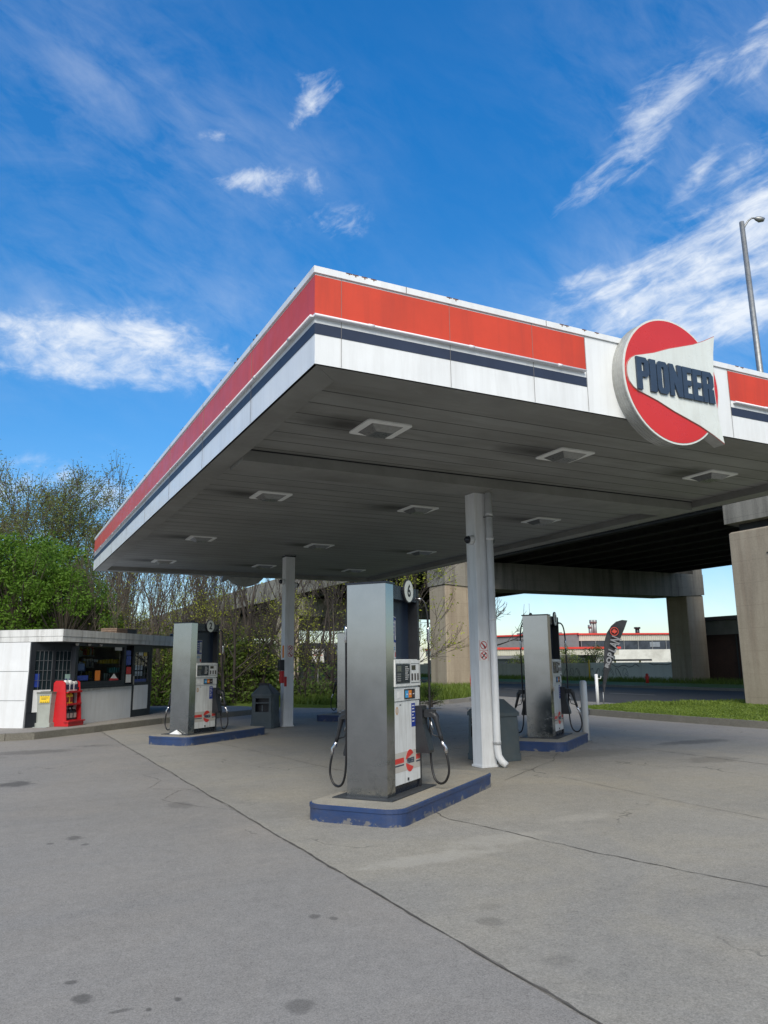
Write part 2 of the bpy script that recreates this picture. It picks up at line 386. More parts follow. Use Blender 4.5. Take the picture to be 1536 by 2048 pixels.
# unseen bright cloud added to the sky behind the viewer, whitening the light
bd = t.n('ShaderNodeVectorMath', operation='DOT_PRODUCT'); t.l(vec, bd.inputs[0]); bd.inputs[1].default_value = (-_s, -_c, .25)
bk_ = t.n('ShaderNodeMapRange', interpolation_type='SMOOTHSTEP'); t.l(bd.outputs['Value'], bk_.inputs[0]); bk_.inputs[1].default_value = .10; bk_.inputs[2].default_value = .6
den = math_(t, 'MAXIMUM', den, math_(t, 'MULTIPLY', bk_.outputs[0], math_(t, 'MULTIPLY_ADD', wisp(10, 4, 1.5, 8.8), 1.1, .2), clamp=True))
cl = ramp(t, den, [(0, (.8,.8,.8)), (1, (.8,.8,.8))]); cl = mixc(t, 1.0, (4.1, 4.35, 4.65), (1, 1, 1), 'MULTIPLY')
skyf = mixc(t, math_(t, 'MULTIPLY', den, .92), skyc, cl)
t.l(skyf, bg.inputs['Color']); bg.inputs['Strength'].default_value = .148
sl = bpy.data.lights.new('sun', 'SUN'); so = bpy.data.objects.new('sun', sl); COL.objects.link(so)
sl.energy = 2.4; sl.angle = R(34); sl.color = (1, .92, .80)
so.rotation_euler = (-sd).to_track_quat('-Z', 'Y').to_euler(); so.location = (0, -10, 30)
SC.view_settings.view_transform = 'Standard'; SC.view_settings.look = 'None'; SC.view_settings.exposure = 0.58; SC.view_settings.gamma = 1
# ================================================================== ground
C0, C1 = (.205, .196, .174), (.310, .294, .254)
M_conc = ground_mat('lot_concrete', C0, C1, (.35, .31, .225), [(2.93, 4.36, .10, .10, .28), (3.1, 4.6, .12, .10, .18), (2.9, 3.64, .13, .10, .25), (12.6, 11.3, 1.2, .35, .45), (5.9, 11.2, .9, .5, .25),
    (4.3, 6.2, .7, .25, -.25), (5.6, 6.6, .5, .2, -.2), (3.4, 5.9, .8, .2, -.3), (9.6, 10.9, 1.5, .6, .25), (4.1, 8.1, 1.6, 1.1, .12), (7.4, 11.0, 1.1, .8, .2), (10.6, 9.2, .7, .4, .3)], .3, .3)
M_asph = ground_mat('lot_asphalt', (.196, .186, .168), (.280, .265, .238), (.31, .27, .215), [(.53, 4.39, .062, .075, .6), (.5, 4.62, .04, .04, .55), (.68, 4.15, .075, .03, .5), (1.44, 3.8, .08, .10, .42), (.95, 4.15, .025, .04, .6), (.8, 4.1, .02, .03, .6),
    (2.1, 9.48, .2, .28, .3), (.42, 12.3, .3, .35, .65), (.84, 8.25, .1, .12, .55), (.9, 7.9, .05, .06, .5), (.62, 8.1, .05, .05, .5), (.85, 16.6, 1.0, .5, .4), (2.0, 17.2, .5, .3, .25), (-.6, 16.0, 1.2, .4, .35), (2.0, 5.0, .05, .06, .5), (2.1, 4.9, .04, .05, .5), (2.6, 3.1, .05, .05, .4)], .34, .25)
M_road = ground_mat('road_asphalt', (.040, .043, .048), (.060, .063, .068), (.055, .055, .055), [], .25, .1)
M_walk = ground_mat('walk_concrete', (.21, .20, .185), (.30, .285, .26), (.30, .27, .22), [], .3, .5)
M_soil = ground_mat('soil', (.055, .050, .032), (.10, .085, .055), (.05, .07, .02), [], .35, .4)
M_kerb = ground_mat('kerb_stone', (.13, .125, .105), (.22, .21, .18), (.12, .12, .09), [], .45, 1.5)
M_joint = mat('joint_tar', (.105, .096, .082), .9, 0, .4, 6)
M_turf = ground_mat('turf', (.085, .135, .022), (.13, .20, .035), (.16, .17, .05), [], .35, .8)
def sheet(name, poly, z, mt, label=None, kind='structure', cat=None):
    return MB().quad(*[(a, b, z) for a, b in poly]).build(name, mt, kind=kind, label=label, cat=cat)
g = MB(); g.box(-1500, 1500, -1500, 1500, -.5, -.016); g.build('ground', M_soil, kind='structure', label='bare soil and scrub ground reaching the horizon', cat='ground')
sheet('asphalt_lot', [(-60, -60), (2.57, -60), (2.57, 21.6), (9.9, 26.8), (14.2, 25.9), (18.0, 27.5), (21.4, 31.5), (21.8, 31.5), (21.8, -60), (45, -60)][:0] or [(-60,-60),(24,-60),(24,33),(17,31.5),(5,31.3),(-60,31.6)], -.008, M_asph, 'grey worn asphalt of the filling station lot', cat='asphalt lot')
cp = MB(); cp.quad((2.57,-3,-.004),(2.57,21.0,-.004),(10.85,24.5,-.004),(10.85,-3,-.004)); cp.quad((10.85,-3,-.0045),(10.85,24.5,-.0045),(13.6,22.5,-.0045),(13.6,-3,-.0045))
def joint(mb, pts, w, jit=.02, step=.12, z=0.0):
    pts = [Vector((a, b, 0)) for a, b in pts]; L = []
    for a, b in zip(pts, pts[1:]):
        n = max(1, int((b-a).length/step)); L += [a.lerp(b, i/n) for i in range(n)]
    L.append(pts[-1]); off = 0; P = []
    for i, p in enumerate(L):
        d = (L[min(i+1, len(L)-1)]-L[max(0, i-1)]).normalized(); nrm = Vector((-d.y, d.x, 0))
        off = off*.8+random.gauss(0, jit); ww = w*random.uniform(.45, 1.5)*(.25 if random.random() < .08 else 1)
        P.append((p+nrm*(off-ww/2), p+nrm*(off+ww/2)))
    for (a, b), (c, d) in zip(P, P[1:]): mb.quad((a.x,a.y,z),(c.x,c.y,z),(d.x,d.y,z),(b.x,b.y,z))
cp.mat = 1
joint(cp, [(2.57, .5), (2.57, 21.2)], .015, .004, .09)
joint(cp, [(4.30, 8.25), (4.49, 7.72), (4.40, 7.2), (4.55, 6.4), (4.62, 5.92), (4.85, 4.9), (5.08, 4.0), (5.3, 2.5)], .011, .008, .06)
joint(cp, [(6.45, 9.1), (8.37, 10.45), (9.2, 11.3)], .010, .006); joint(cp, [(10.85, 12.3), (10.85, 3)], .016, .006)
joint(cp, [(7.3, 9.0), (7.22, 7.0), (7.15, 5.2), (7.1, 2)], .007, .005, .08); joint(cp, [(4.32, 16.43), (4.7, 13.0), (4.9, 11.2), (4.95, 9.4)], .008, .008)
joint(cp, [(2.57, 15.9), (3.2, 16.4)], .01); joint(cp, [(5.0, 11.2), (10.8, 15.5)], .006)
cp.build('concrete_pad', [M_conc, M_joint], kind='structure', label='pale stained concrete pad under and around the canopy', cat='concrete pad')
cr = MB(); joint(cr, [(2.5, 12.4), (2.15, 12.3), (2.3, 11.6), (1.95, 10.9), (2.35, 10.55), (2.0, 9.95), (2.25, 9.3), (2.56, 8.9)], .006, .010, .05, -.005)
joint(cr, [(2.05, 10.9), (2.35, 10.75), (2.56, 10.2)], .005, .01, .05, -.005); 
cr.build('pavement_cracks', M_joint, kind='structure', label='dark hairline cracks in the asphalt left of the concrete pad', cat='cracks')
# road under the overpass
rd = MB(); rd.quad((21.6,-80,-.003),(34.2,-80,-.003),(34.2,30,-.003),(21.6,30,-.003)); rd.quad((21.6,30,-.003),(34.2,30,-.003),(34.2,160,-.003),(22.6,160,-.003))
rd.mat = 1
for k in range(-4, 16): rd.quad((27.8,k*9,.001),(27.92,k*9,.001),(27.92,k*9+3,.001),(27.8,k*9+3,.001))
rd.build('road', [M_road, mat('road_paint', (.35,.35,.33), .7, 0, .2, 5)], kind='structure', label='dark asphalt road passing under the concrete overpass', cat='road')
v = MB(); v.box(34.2, 34.4, -60, 160, -.1, .14); v.build('kerb', M_kerb, kind='structure', label='far kerb of the road beyond the overpass piers', cat='kerb')
sheet('verge', [(34.4,-60),(60,-60),(60,160),(34.4,160)], .13, M_turf, 'grass verge between the road and the low grey wall', cat='verge')
# raised islands of grass with kerbs
def island(name, poly, closed_n, z, klabel, glabel, w=.16):
    """kerb follows the first closed_n points of the outline"""
    P = [Vector((a, b, 0)) for a, b in poly]; k = MB()
    for i in range(closed_n-1):
        a, b = P[i], P[i+1]; d = (b-a).normalized(); n = Vector((-d.y, d.x, 0))*w
        L = (b-a).length; m_ = max(1, round(L/1.7))
        for j in range(m_):
            p, q = a+d*(L*j/m_+(.008 if m_ > 1 else 0)), a+d*(L*(j+1)/m_-(.008 if m_ > 1 else 0)); h = z+random.uniform(-.008, .008)
            sh = n*.12
            k.add([(p.x,p.y,-.1),(q.x,q.y,-.1),((q+n).x,(q+n).y,-.1),((p+n).x,(p+n).y,-.1),((p+sh).x,(p+sh).y,h),((q+sh).x,(q+sh).y,h),((q+n).x,(q+n).y,h),((p+n).x,(p+n).y,h)],
                  [(0,1,5,4),(1,2,6,5),(2,3,7,6),(3,0,4,7),(4,5,6,7)])
    k.build('kerb', M_kerb, kind='structure', label=klabel, cat='kerb')
    c = sum(P, Vector())/len(P); q = [(p+(c-p).normalized()*w*.9) for p in P]
    return [(p.x, p.y) for p in q]
ISL_R = [(25.5, -40), (25.5, 16.0), (24.6, 18.2), (22.8, 19.6), (19.6, 20.6), (17.6, 20.2), (16.7, 19.4), (16.25, 18.4), (16.2, 17.0), (16.2, 15.2), (16.3, 13.4), (16.35, 12.0), (16.4, 6.0), (16.4, -40)]
gr = island('grass_island', ISL_R, len(ISL_R), .16, 'weathered stone kerb round the right hand grass island', '')
ISL_L = [(5.0, 31.2), (8.0, 30.6), (9.7, 28.2), (11.0, 26.7), (12.6, 26.1), (14.2, 25.9), (16.2, 26.4), (17.8, 27.4), (19.6, 29.2), (21.5, 32.0), (23.2, 35.0), (25.2, 38.0), (25.2, 80), (5.0, 80)]
gl = island('grass_island', ISL_L[::1], 1, .16, '', '')
def raised(name, poly, z, mt, label, cat, hump=0):
    mb = MB(); mb.prism(poly, -.1, z); return mb.build(name, mt, kind='structure', label=label, cat=cat)
raised('grass_island', gr, .15, M_turf, 'turf of the raised grass island beside the near overpass pier', 'grass island')
raised('grass_island', gl, .10, M_turf, 'grassy ground in front of the thicket and the left overpass pier', 'grass island')
lk = MB()
for i in range(5, 9):
    a, b = Vector((*ISL_L[i], 0)), Vector((*ISL_L[i+1], 0)); d = (b-a).normalized(); n = Vector((-d.y, d.x, 0))*.15
    lk.add([(a.x,a.y,-.1),(b.x,b.y,-.1),((b+n).x,(b+n).y,-.1),((a+n).x,(a+n).y,-.1),(a.x,a.y,.15),(b.x,b.y,.15),((b+n).x,(b+n).y,.15),((a+n).x,(a+n).y,.15)], [(0,1,5,4),(1,2,6,5),(2,3,7,6),(3,0,4,7),(4,5,6,7)])
lk.build('kerb', M_walk, kind='structure', label='pale concrete kerb in front of the left overpass pier', cat='kerb')
# booth pavement
BW = [(-8, 20.6), (-1.5, 19.7), (.4, 19.35), (1.0, 19.4), (2.4, 20.55), (4.39, 22.5), (6.1, 23.7), (7.85, 24.9), (8.6, 25.9), (8.2, 27.4), (6.2, 29.2), (3, 30.4), (-8, 30.6)]
bw = MB(); bw.prism([Vector((a,b)).lerp(Vector((1, 27)), .012).to_tuple() for a, b in BW], -.1, .14)
bw.build('walkway', M_walk, kind='structure', label='raised concrete walkway round the kiosk', cat='walkway')
kb = MB()
for i in range(8):
    a, b = Vector((*BW[i], 0)), Vector((*BW[i+1], 0)); d = (b-a).normalized(); n = Vector((-d.y, d.x, 0))*.14
    L = (b-a).length; mm = max(1, round(L/1.3))
    for j in range(mm):
        p, q = a+d*(L*j/mm+.006), a+d*(L*(j+1)/mm-.006)
        kb.add([(p.x,p.y,-.1),(q.x,q.y,-.1),((q+n).x,(q+n).y,-.1),((p+n).x,(p+n).y,-.1),(p.x,p.y,.145),(q.x,q.y,.145),((q+n).x,(q+n).y,.145),((p+n).x,(p+n).y,.145)], [(0,1,5,4),(1,2,6,5),(2,3,7,6),(3,0,4,7),(4,5,6,7)])
kb.build('kerb', M_kerb, kind='structure', label='worn kerb along the walkway in front of the kiosk', cat='kerb')
# grass blades (uncountable)
def inside(p, poly):
    x, y = p; c = False; j = len(poly)-1
    for i in range(len(poly)):
        xi, yi = poly[i]; xj, yj = poly[j]
        if (yi > y) != (yj > y) and x < (xj-xi)*(y-yi)/(yj-yi)+xi: c = not c
        j = i
    return c
M_grass = leaf_mat('grass_blade', (.09, .14, .02), (.20, .27, .045), .3)
def blades(name, poly, box, n, h, z, label, clump=None, base=None):
    mb = MB(); k = 0; tries = 0
    while k < n and tries < n*6:
        tries += 1
        x, y = random.uniform(box[0], box[1]), random.uniform(box[2], box[3])
        if not inside((x, y), poly): continue
        hh = h*random.uniform(.4, 1.2)
        if clump: hh *= clump(x, y)
        w = random.uniform(.012, .03)*(1+hh); a = random.uniform(0, 6.28); dx, dy = cos(a)*w, sin(a)*w
        lx, ly = random.gauss(0, .35)*hh, random.gauss(0, .35)*hh
        mb.add([(x-dx,y-dy,z),(x+dx,y+dy,z),(x+lx,y+ly,z+hh)], [(0,1,2)]); k += 1
    return mb.build(name, M_grass, kind='stuff', label=label, cat='grass')
blades('grass', gr, (16.2, 25.5, 9, 20.6), 42000, .036, .15, 'mown green grass on the right hand island beside the near pier', lambda x, y: 1+2.2*(y > 18.3)*(x > 19.5)*abs(math.sin(x*2.1)))
blades('grass', gl, (9, 24.5, 25.9, 38), 26000, .34, .10, 'long green grass in front of the left overpass pier', lambda x, y: (.35+.9*min(1, (y-25.5)/3)) if x > 12 else (1.0 if x > 10 else .3))
blades('grass', [(34.4,20),(42.4,20),(42.4,75),(34.4,75)], (39.5, 42.4, 20, 75), 9000, .35, .13, 'ragged grass along the foot of the low grey wall')
# ================================================================== overpass
M_pier = concrete_mat('pier_concrete', (.31, .265, .20), (.41, .35, .27), (.14, .11, .085), .6, (.20, .11, .07))
M_cap = concrete_mat('cap_concrete', (.20, .19, .165), (.29, .275, .24), (.025, .025, .024), .85)
M_gird = concrete_mat('girder_steel', (.030, .030, .030), (.055, .053, .05), (.015, .015, .015), .5)
op = thing('overpass', 'long grey concrete highway overpass on square piers crossing beside the road', 'overpass', (33, 37, 0))
def opp(mb, name, mt, label=None):
    o = mb.build(name, mt, op, label=label); o.location = (-33, -37, 0); return o
dk = MB(); dk.box(24.3, 40.7, -30, 200, 8.3, 8.6); opp(dk, 'deck', M_gird)
gd = MB()
for i in range(9):
    x = 25.0+i*1.9; gd.box(x-.2, x+.2, -30, 200, 7.32, 7.38); gd.box(x-.04, x+.04, -30, 200, 7.38, 8.298)
for j in range(-6, 40):
    gd.box(25.05, 40.2, j*4.9-.03, j*4.9+.03, 7.5, 7.9)
opp(gd, 'girders', M_gird)
pe = MB()
for x0, x1 in ((24.0, 24.3), (40.7, 41.0)): pe.box(x0, x1, -30, 200, 7.75, 9.7)
opp(pe, 'parapet', M_cap)
BENTS = [17.0, 37.6, 65.0, 92.0, 120.0, 150.0]
for k, y in enumerate(BENTS):
    dz = .28 if k == 0 else 0; cpm = MB(); cpm.prism([(22.37, 7.3), (22.37, 5.92+dz), (25.2, 5.75+dz), (40.2, 5.75+dz), (43.02, 5.92+dz), (43.02, 7.3)], y-1.02, y+.92, Matrix(((1,0,0,0),(0,0,1,0),(0,1,0,0),(0,0,0,1))))
    for x in (22.39, 43.0-.9): cpm.box(x, x+.9, y-1.0, y+.9, 7.3, 8.0)
    opp(cpm, 'cap_beam', M_cap)
    for x in (22.42, 41.35):
        pm = MB(); pm.cbox(x, x+1.62, y-.95, y+.85, -.1, 5.90, .05)
        opp(pm, 'pier', M_pier)
        if k == 0:
            bb = MB(); bb.box(x+.3, x+1.3, y-.7, y+.6, 5.9, 6.21); opp(bb, 'bearing', M_gird)
bt = MB()
for (zz, yy) in ((1.9, 15.95), (2.15, 16.0), (2.35, 16.05), (3.2, 16.1), (3.5, 16.15), (4.1, 16.3), (4.3, 16.35), (4.6, 16.35), (4.75, 16.35), (5.0, 16.4)):
    bt = MB(); bt.box(22.40, 22.43, yy-.03, yy+.03, zz, zz+.05); opp(bt, 'anchor_bolt', M_gird)
# ================================================================== buildings beyond the road
lw = thing('low_wall', 'long low grey concrete wall with scrawled graffiti beyond the road', 'wall', (42.6, 50, 0))
M_lw = concrete_mat('low_wall_concrete', (.45, .45, .39), (.56, .56, .49), (.12, .13, .10), .4)
M_lww = concrete_mat('low_wall_painted', (.76, .78, .74), (.84, .85, .82), (.45, .45, .42), .3)
a = MB().box(0, .25, -12.3, -2.2, .0, 1.45).build('painted_panel', M_lww, lw, label='whitewashed length of the wall'); 
b_ = MB().box(0, .25, -2.2, 45, 0, 1.42).build('wall_panel', M_lw, lw)
gm = MB()
random.seed(21)
for (y0, word) in ((47.8, 'ZOTIPO'), (51.6, 'NAKO')):
    for i, ch in enumerate(word):
        pts = []
        cx = -.012; yy = y0-50-i*.75-0; 
        for q in range(9):
            pts.append((cx, yy-.28*cos(q*.8+i), .75+.3*sin(q*1.1+i*2)))
        gm.tube(pts, .014, 4)
gm.build('graffiti', M_black, lw)
# warehouse: local x runs along the facade to the right, local -y faces the road
P1 = dp(1150, 1364, 106); P2 = dp(1353, 1367, 108.5)
whx = (P2-P1); whx.z = 0; wa = math.atan2(whx.y, whx.x)
wh = thing('warehouse', 'pale block warehouse with red roof trim, ribbed cladding and a strip of windows', 'warehouse', (P1.x, P1.y, 0), wa)
M_block = mat('block_white', (.62, .63, .58), .8, 0, .08, .6, (.25, .24, .2), .5)
M_clad = mat('ribbed_cladding', (.50, .49, .42), .6, 0, .08, 2)
M_cladgrey = mat('grey_cladding', (.20, .205, .21), .6, 0, .1, 2)
M_trim = mat('roof_trim_red', (.62, .05, .035), .5, 0, .1, 1)
M_win = mat('window_strip', (.045, .055, .07), .2, 0, .5, .8)
wl = (P2-P1).length
z = lambda y, x=1250: dp(x, y, 107).z
w0, w1 = 1.2, wl+7
MB().box(w0, w1, 0, 30, 0, z(1299)).build('wall', M_block, wh)
mu = MB().box(w0, w1, .12, 30, z(1299), z(1281)); mu.mat = 1
cl_ = MB(); cl_.box(w0-.2, w1, .05, 30.1, z(1281), z(1269))
for i in range(90): cl_.box(w0+i*.3, w0+i*.3+.12, -.02, .049, z(1281), z(1269))
cl_.build('cladding', M_clad, wh)
MB().box(w0-.4, w1, -.2, 30.2, z(1269), z(1266)).build('roof_trim', M_trim, wh)
for i in range(12): mu.box(w0+i*2.1, w0+i*2.1+.10, .03, .12, z(1299), z(1281))
mu.build('window_band', [M_win, M_galv], wh)
for xx in (3.5, 10.2, 14.0): MB().box(w0+xx, w0+xx+1.5, .05, .11, z(1294), z(1284)).build('opened_pane', mat('pane_pale', (.22,.25,.28), .2, 0, .2, 2), wh)
# side wall going back to the left, and the low wing
sw = MB(); sw.prism([(w0-.2, .2), (w0-13.5, 14), (w0-13.5, 30), (w0-.2, 30)], z(1299)*0, z(1268)); sw.build('side_wall', M_cladgrey, wh)
st_ = MB(); st_.prism([(w0-.2, .1), (w0-13.8, 13.8), (w0-13.8, 30), (w0-.2, 30)], z(1268), z(1265)); st_.build('side_roof_trim', M_trim, wh)
x0 = -14.5
zl = lambda y, x=1060: dp(x, y, 100).z
M_awn = M_clad
lwx0, lwx1 = x0-6, 3.4
MB().box(lwx0, lwx1-2.6, -5.0, -.4, 0, zl(1318)-.0).build('wing_wall', mat('wing_dark', (.06,.065,.07), .6, 0, .2, 1), wh)
MB().box(lwx1-2.6, lwx1+.1, -5.2, -.4, 0, zl(1313)).build('wing_pier', M_block, wh)
aw = MB(); aw.box(lwx0-.2, lwx1+.2, -6.2, -.2, zl(1311), zl(1299))
for i in range(80): aw.box(lwx0+i*.3, lwx0+i*.3+.12, -6.26, -6.2, zl(1311), zl(1299))
aw.build('canopy_fascia', M_clad, wh)
MB().box(lwx0-.3, lwx1+.4, -6.4, -.1, zl(1299), zl(1295)).build('wing_trim', M_trim, wh)
for i in range(6):
    f_ = MB(); xa = lwx0+1.2+i*3.2; f_.box(xa, xa+2.6, -5.08, -5.01, zl(1331), zl(1317)); fo = f_.build('window', M_galv, wh)
    MB().box(xa+.1, xa+2.5, -5.11, -5.085, zl(1330), zl(1318)).build('pane', M_win, fo)
MB().prism([(lwx0-3,-3),(lwx0-11, 2),(lwx0-11, 12),(lwx0-3, 12)], 0, zl(1300)).build('far_wing', M_block, wh)
tb = MB(); tb.box(w0-6, w0-.6, 5, 9, z(1265), z(1261)); tb.box(w0-4.8, w0-1.6, 5.5, 8.5, z(1261), z(1259)); tb.box(w0-5.2, w0-1.3, 5.2, 8.7, z(1259), z(1257)); 
tb.build('rooftop_unit', M_galv, wh)
for xp, yt in ((1184.5, 1240), (1190.5, 1240), (1181, 1250)):
    p = dp(xp, 1266, 116); q = dp(xp, yt, 116)
    k_ = MB().cyl((p.x, p.y, p.z-1), (p.x, p.y, q.z), .26, .26, 8); k_.cyl((p.x, p.y, q.z-.5), (p.x, p.y, q.z), .34, .34, 8)
    k_.build('flue', M_galv, label='tall steel flue pipe standing on the warehouse roof', cat='flue', group='steel flues on the warehouse roof')
p = dp(1275, 1266, 112); MB().cyl((p.x,p.y,p.z-.5),(p.x,p.y,p.z+.6),.3,.3,8).cyl((p.x,p.y,p.z+.6),(p.x,p.y,p.z+.85),.45,.45,8).build('roof_vent', M_black, label='short black vent on the warehouse roof right of the flag', cat='vent')
p = dp(1062, 1290, 130); MB().cyl((p.x,p.y,0),(p.x,p.y,dp(1060,1207,130).z),.06,.03,5).build('antenna_mast', M_galv, label='thin mast rising above the low warehouse wing', cat='mast')
# low box wing behind, left
MB().box(-26, -19.2, 8, 14, 0, zl(1288)).build('plant_room', M_block, wh)
# brick building beyond the right pier
bb = thing('brick_building', 'dark brick building with a black roof edge and orange panel behind the right pier', 'building', (43.9, 33, 0))
def brick():
    m, t, b = base_mat('dark_brick', .85); co = pos_co(t)
    mp = t.n('ShaderNodeMapping'); t.l(co, mp.inputs[0]); mp.inputs['Rotation'].default_value = (R(90), 0, R(90))
    sx = t.n('ShaderNodeSeparateXYZ'); t.l(co, sx.inputs[0]); cb = t.n('ShaderNodeCombineXYZ'); t.l(sx.outputs[1], cb.inputs[0]); t.l(sx.outputs[2], cb.inputs[1])
    br = t.n('ShaderNodeTexBrick'); t.l(cb.outputs[0], br.inputs[0]); br.inputs['Scale'].default_value = 4.5
    br.inputs['Color1'].default_value = (.065,.032,.026,1); br.inputs['Color2'].default_value = (.04,.022,.02,1); br.inputs['Mortar'].default_value = (.025,.022,.02,1)
    c = mixc(t, .3, br.outputs[0], ramp(t, noise(t, co, .8, 5), [(.3, (.02,.012,.01)), (.7, (.09,.05,.04))])); t.l(c, b.inputs['Base Color']); return m
M_brick = brick()
MB().box(0, 12, -6, 5.8, 0, 3.25).build('wall', M_brick, bb)
MB().box(.05, 12, -6, 5.8, 3.25, 4.2).build('panel_band', mat('panel_grey', (.22,.23,.22), .6, 0, .15, 2), bb)
MB().box(-.02, .049, -2.6, .9, 3.28, 4.18).build('orange_panel', mat('panel_orange', (.40,.07,.02), .6, 0, .2, 2), bb)
MB().box(-.5, 12.4, -6.4, 6.2, 4.2, 4.45).build('roof', M_black, bb)
MB().box(-.06, 0, 2.0, 2.12, 0, 3.2).build('downpipe', M_black, bb)
# small dark shelter roof behind the wall
sh = thing('shelter', 'flat dark shelter roof on yellow posts behind the low wall', 'shelter', tuple(dp(1262, 1350, 70).xy)+(0,), wa)
zz = dp(1262, 1322, 70).z
MB().box(-1.7, 1.7, -.8, .8, zz, zz+.16).build('roof', M_black, sh)
for xx in (-1.5, .9): MB().box(xx, xx+.12, -.06, .06, 0, zz).build('post', M_yellow, sh)
p = gp(1222, 1363, .13)
MB().cyl((0,0,0),(0,0,1.55),.06).build('post', M_yellow, loc=gp(1180, 1361, .13), label='thin yellow post at the foot of the low wall', cat='post')
hy = thing('hydrant', 'small orange red fire hydrant on the verge before the wall', 'hydrant', gp(1295, 1366, .13))
MB().cyl((0,0,0),(0,0,.5),.11,.09).cyl((0,0,.5),(0,0,.62),.12,.04).build('body', M_trim, hy); MB().cyl((-.17,0,.38),(.17,0,.38),.05).build('outlet', M_trim, hy)
# ================================================================== canopy
X0, Y0, X1, Y1 = 2.508, 6.354, 11.82, 24.18
ZB, ZS, ZT = 4.388, 4.508, 5.385
CX, CY = (X0+X1)/2, (Y0+Y1)/2
cn = thing('canopy', 'large flat filling station canopy with red and dark blue bands on white fascia', 'canopy', (CX, CY, 0))
def cpart(mb, name, mt, par=None, label=None):
    par = par or cn; o = mb.build(name, mt, par, label=label)
    if par is cn: o.location = (-CX, -CY, 0)
    return o
def soffit():
    m, t, b = base_mat('soffit_panel', .55, 0, .35); co = pos_co(t)
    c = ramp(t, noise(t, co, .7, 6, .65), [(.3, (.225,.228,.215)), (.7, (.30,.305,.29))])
    st = noise(t, co, 1.6, 6, .7, .2, (.35, 2.4, 1)); c = mixc(t, math_(t, 'MULTIPLY', ramp(t, st, [(.45,0),(.75,1)]), .45), c, (.10,.095,.08))
    sp = t.n('ShaderNodeSeparateXYZ'); t.l(co, sp.inputs[0])
    fr = math_(t, 'FRACT', math_(t, 'DIVIDE', sp.outputs[1], .405))
    ln = math_(t, 'LESS_THAN', fr, .06); c = mixc(t, math_(t, 'MULTIPLY', ln, .8), c, (.02,.02,.02))
    wn = t.n('ShaderNodeTexWhiteNoise', noise_dimensions='1D'); t.l(math_(t, 'FLOOR', math_(t, 'DIVIDE', sp.outputs[1], .405)), wn.inputs['W'])
    c = mixc(t, math_(t, 'MULTIPLY', wn.outputs[0], .22), c, (.16,.155,.14))
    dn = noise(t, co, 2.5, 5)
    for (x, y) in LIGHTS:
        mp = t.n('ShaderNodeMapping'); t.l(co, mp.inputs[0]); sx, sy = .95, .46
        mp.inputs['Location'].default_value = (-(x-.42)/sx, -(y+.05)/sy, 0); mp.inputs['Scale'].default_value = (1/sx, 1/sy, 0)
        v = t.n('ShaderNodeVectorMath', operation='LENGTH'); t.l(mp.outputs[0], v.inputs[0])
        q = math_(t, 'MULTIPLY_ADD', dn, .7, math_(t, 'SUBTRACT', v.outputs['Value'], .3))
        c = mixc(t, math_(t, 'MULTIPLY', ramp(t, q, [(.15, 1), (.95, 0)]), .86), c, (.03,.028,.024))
    t.l(c, b.inputs['Base Color'])
    bump(t, b, math_(t, 'SUBTRACT', 1.0, math_(t, 'LESS_THAN', fr, .05)), .6, .02)
    return m
LX = [4.158, 7.125, 10.09]; LY = [8.262, 12.573, 17.65, 22.046]
LIGHTS = [(x, y) for y in LY for x in LX]
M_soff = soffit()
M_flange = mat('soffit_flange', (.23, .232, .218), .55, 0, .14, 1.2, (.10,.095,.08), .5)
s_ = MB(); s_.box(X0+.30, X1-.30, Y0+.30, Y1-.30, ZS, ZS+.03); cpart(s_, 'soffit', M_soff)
rf_ = MB(); rf_.box(X0+.03, X1-.03, Y0+.03, Y1-.03, ZT-.12, ZT-.06); cpart(rf_, 'roof', M_galv)
fl = MB(); w = .34
fl.prism([(X0+.002,Y0+.002),(X1-.002,Y0+.002),(X1-w,Y0+w),(X0+w,Y0+w)], ZB, ZB+.01); fl.prism([(X0+.002,Y1-.002),(X0+w,Y1-w),(X1-w,Y1-w),(X1-.002,Y1-.002)], ZB, ZB+.01)
fl.prism([(X0+.002,Y0+.006),(X0+w,Y0+w+.004),(X0+w,Y1-w-.004),(X0+.002,Y1-.006)], ZB, ZB+.01); fl.prism([(X1-.002,Y0+.006),(X1-.002,Y1-.006),(X1-w,Y1-w-.004),(X1-w,Y0+w+.004)], ZB, ZB+.01)
fl.box(X0+w-.012, X0+w, Y0+w, Y1-w, ZB+.01, ZS); fl.box(X1-w, X1-w+.012, Y0+w, Y1-w, ZB+.01, ZS); fl.box(X0+w, X1-w, Y0+w-.012, Y0+w, ZB+.01, ZS); fl.box(X0+w, X1-w, Y1-w, Y1-w+.012, ZB+.01, ZS)
cpart(fl, 'border', M_flange)
bm = MB(); bm.box(X0+.345, X1-.345, 9.86, 10.50, ZB-.05, ZS-.002); bm.mat = 1; bm.box(X0+.345, X1-.345, 9.852, 9.8595, ZS-.02, ZS-.001); bm.box(X0+.345, X1-.345, 10.5005, 10.508, ZS-.02, ZS-.001); bm.box(7.0, 7.008, 9.85, 10.51, ZB-.0515, ZB-.0502); cpart(bm, 'beam', [M_flange, M_black])  # thin black strips along the beam's top edges stand in for shadow gaps
fp = MB()
fp.box(X0, X1, Y0, Y0+.03, ZB, ZT-.07); fp.box(X0, X1, Y1-.03, Y1, ZB, ZT-.07); fp.box(X0, X0+.03, Y0+.031, Y1-.031, ZB, ZT-.07); fp.box(X1-.03, X1, Y0+.031, Y1-.031, ZB, ZT-.07)
SGX0, SGX1 = 5.86, 8.27
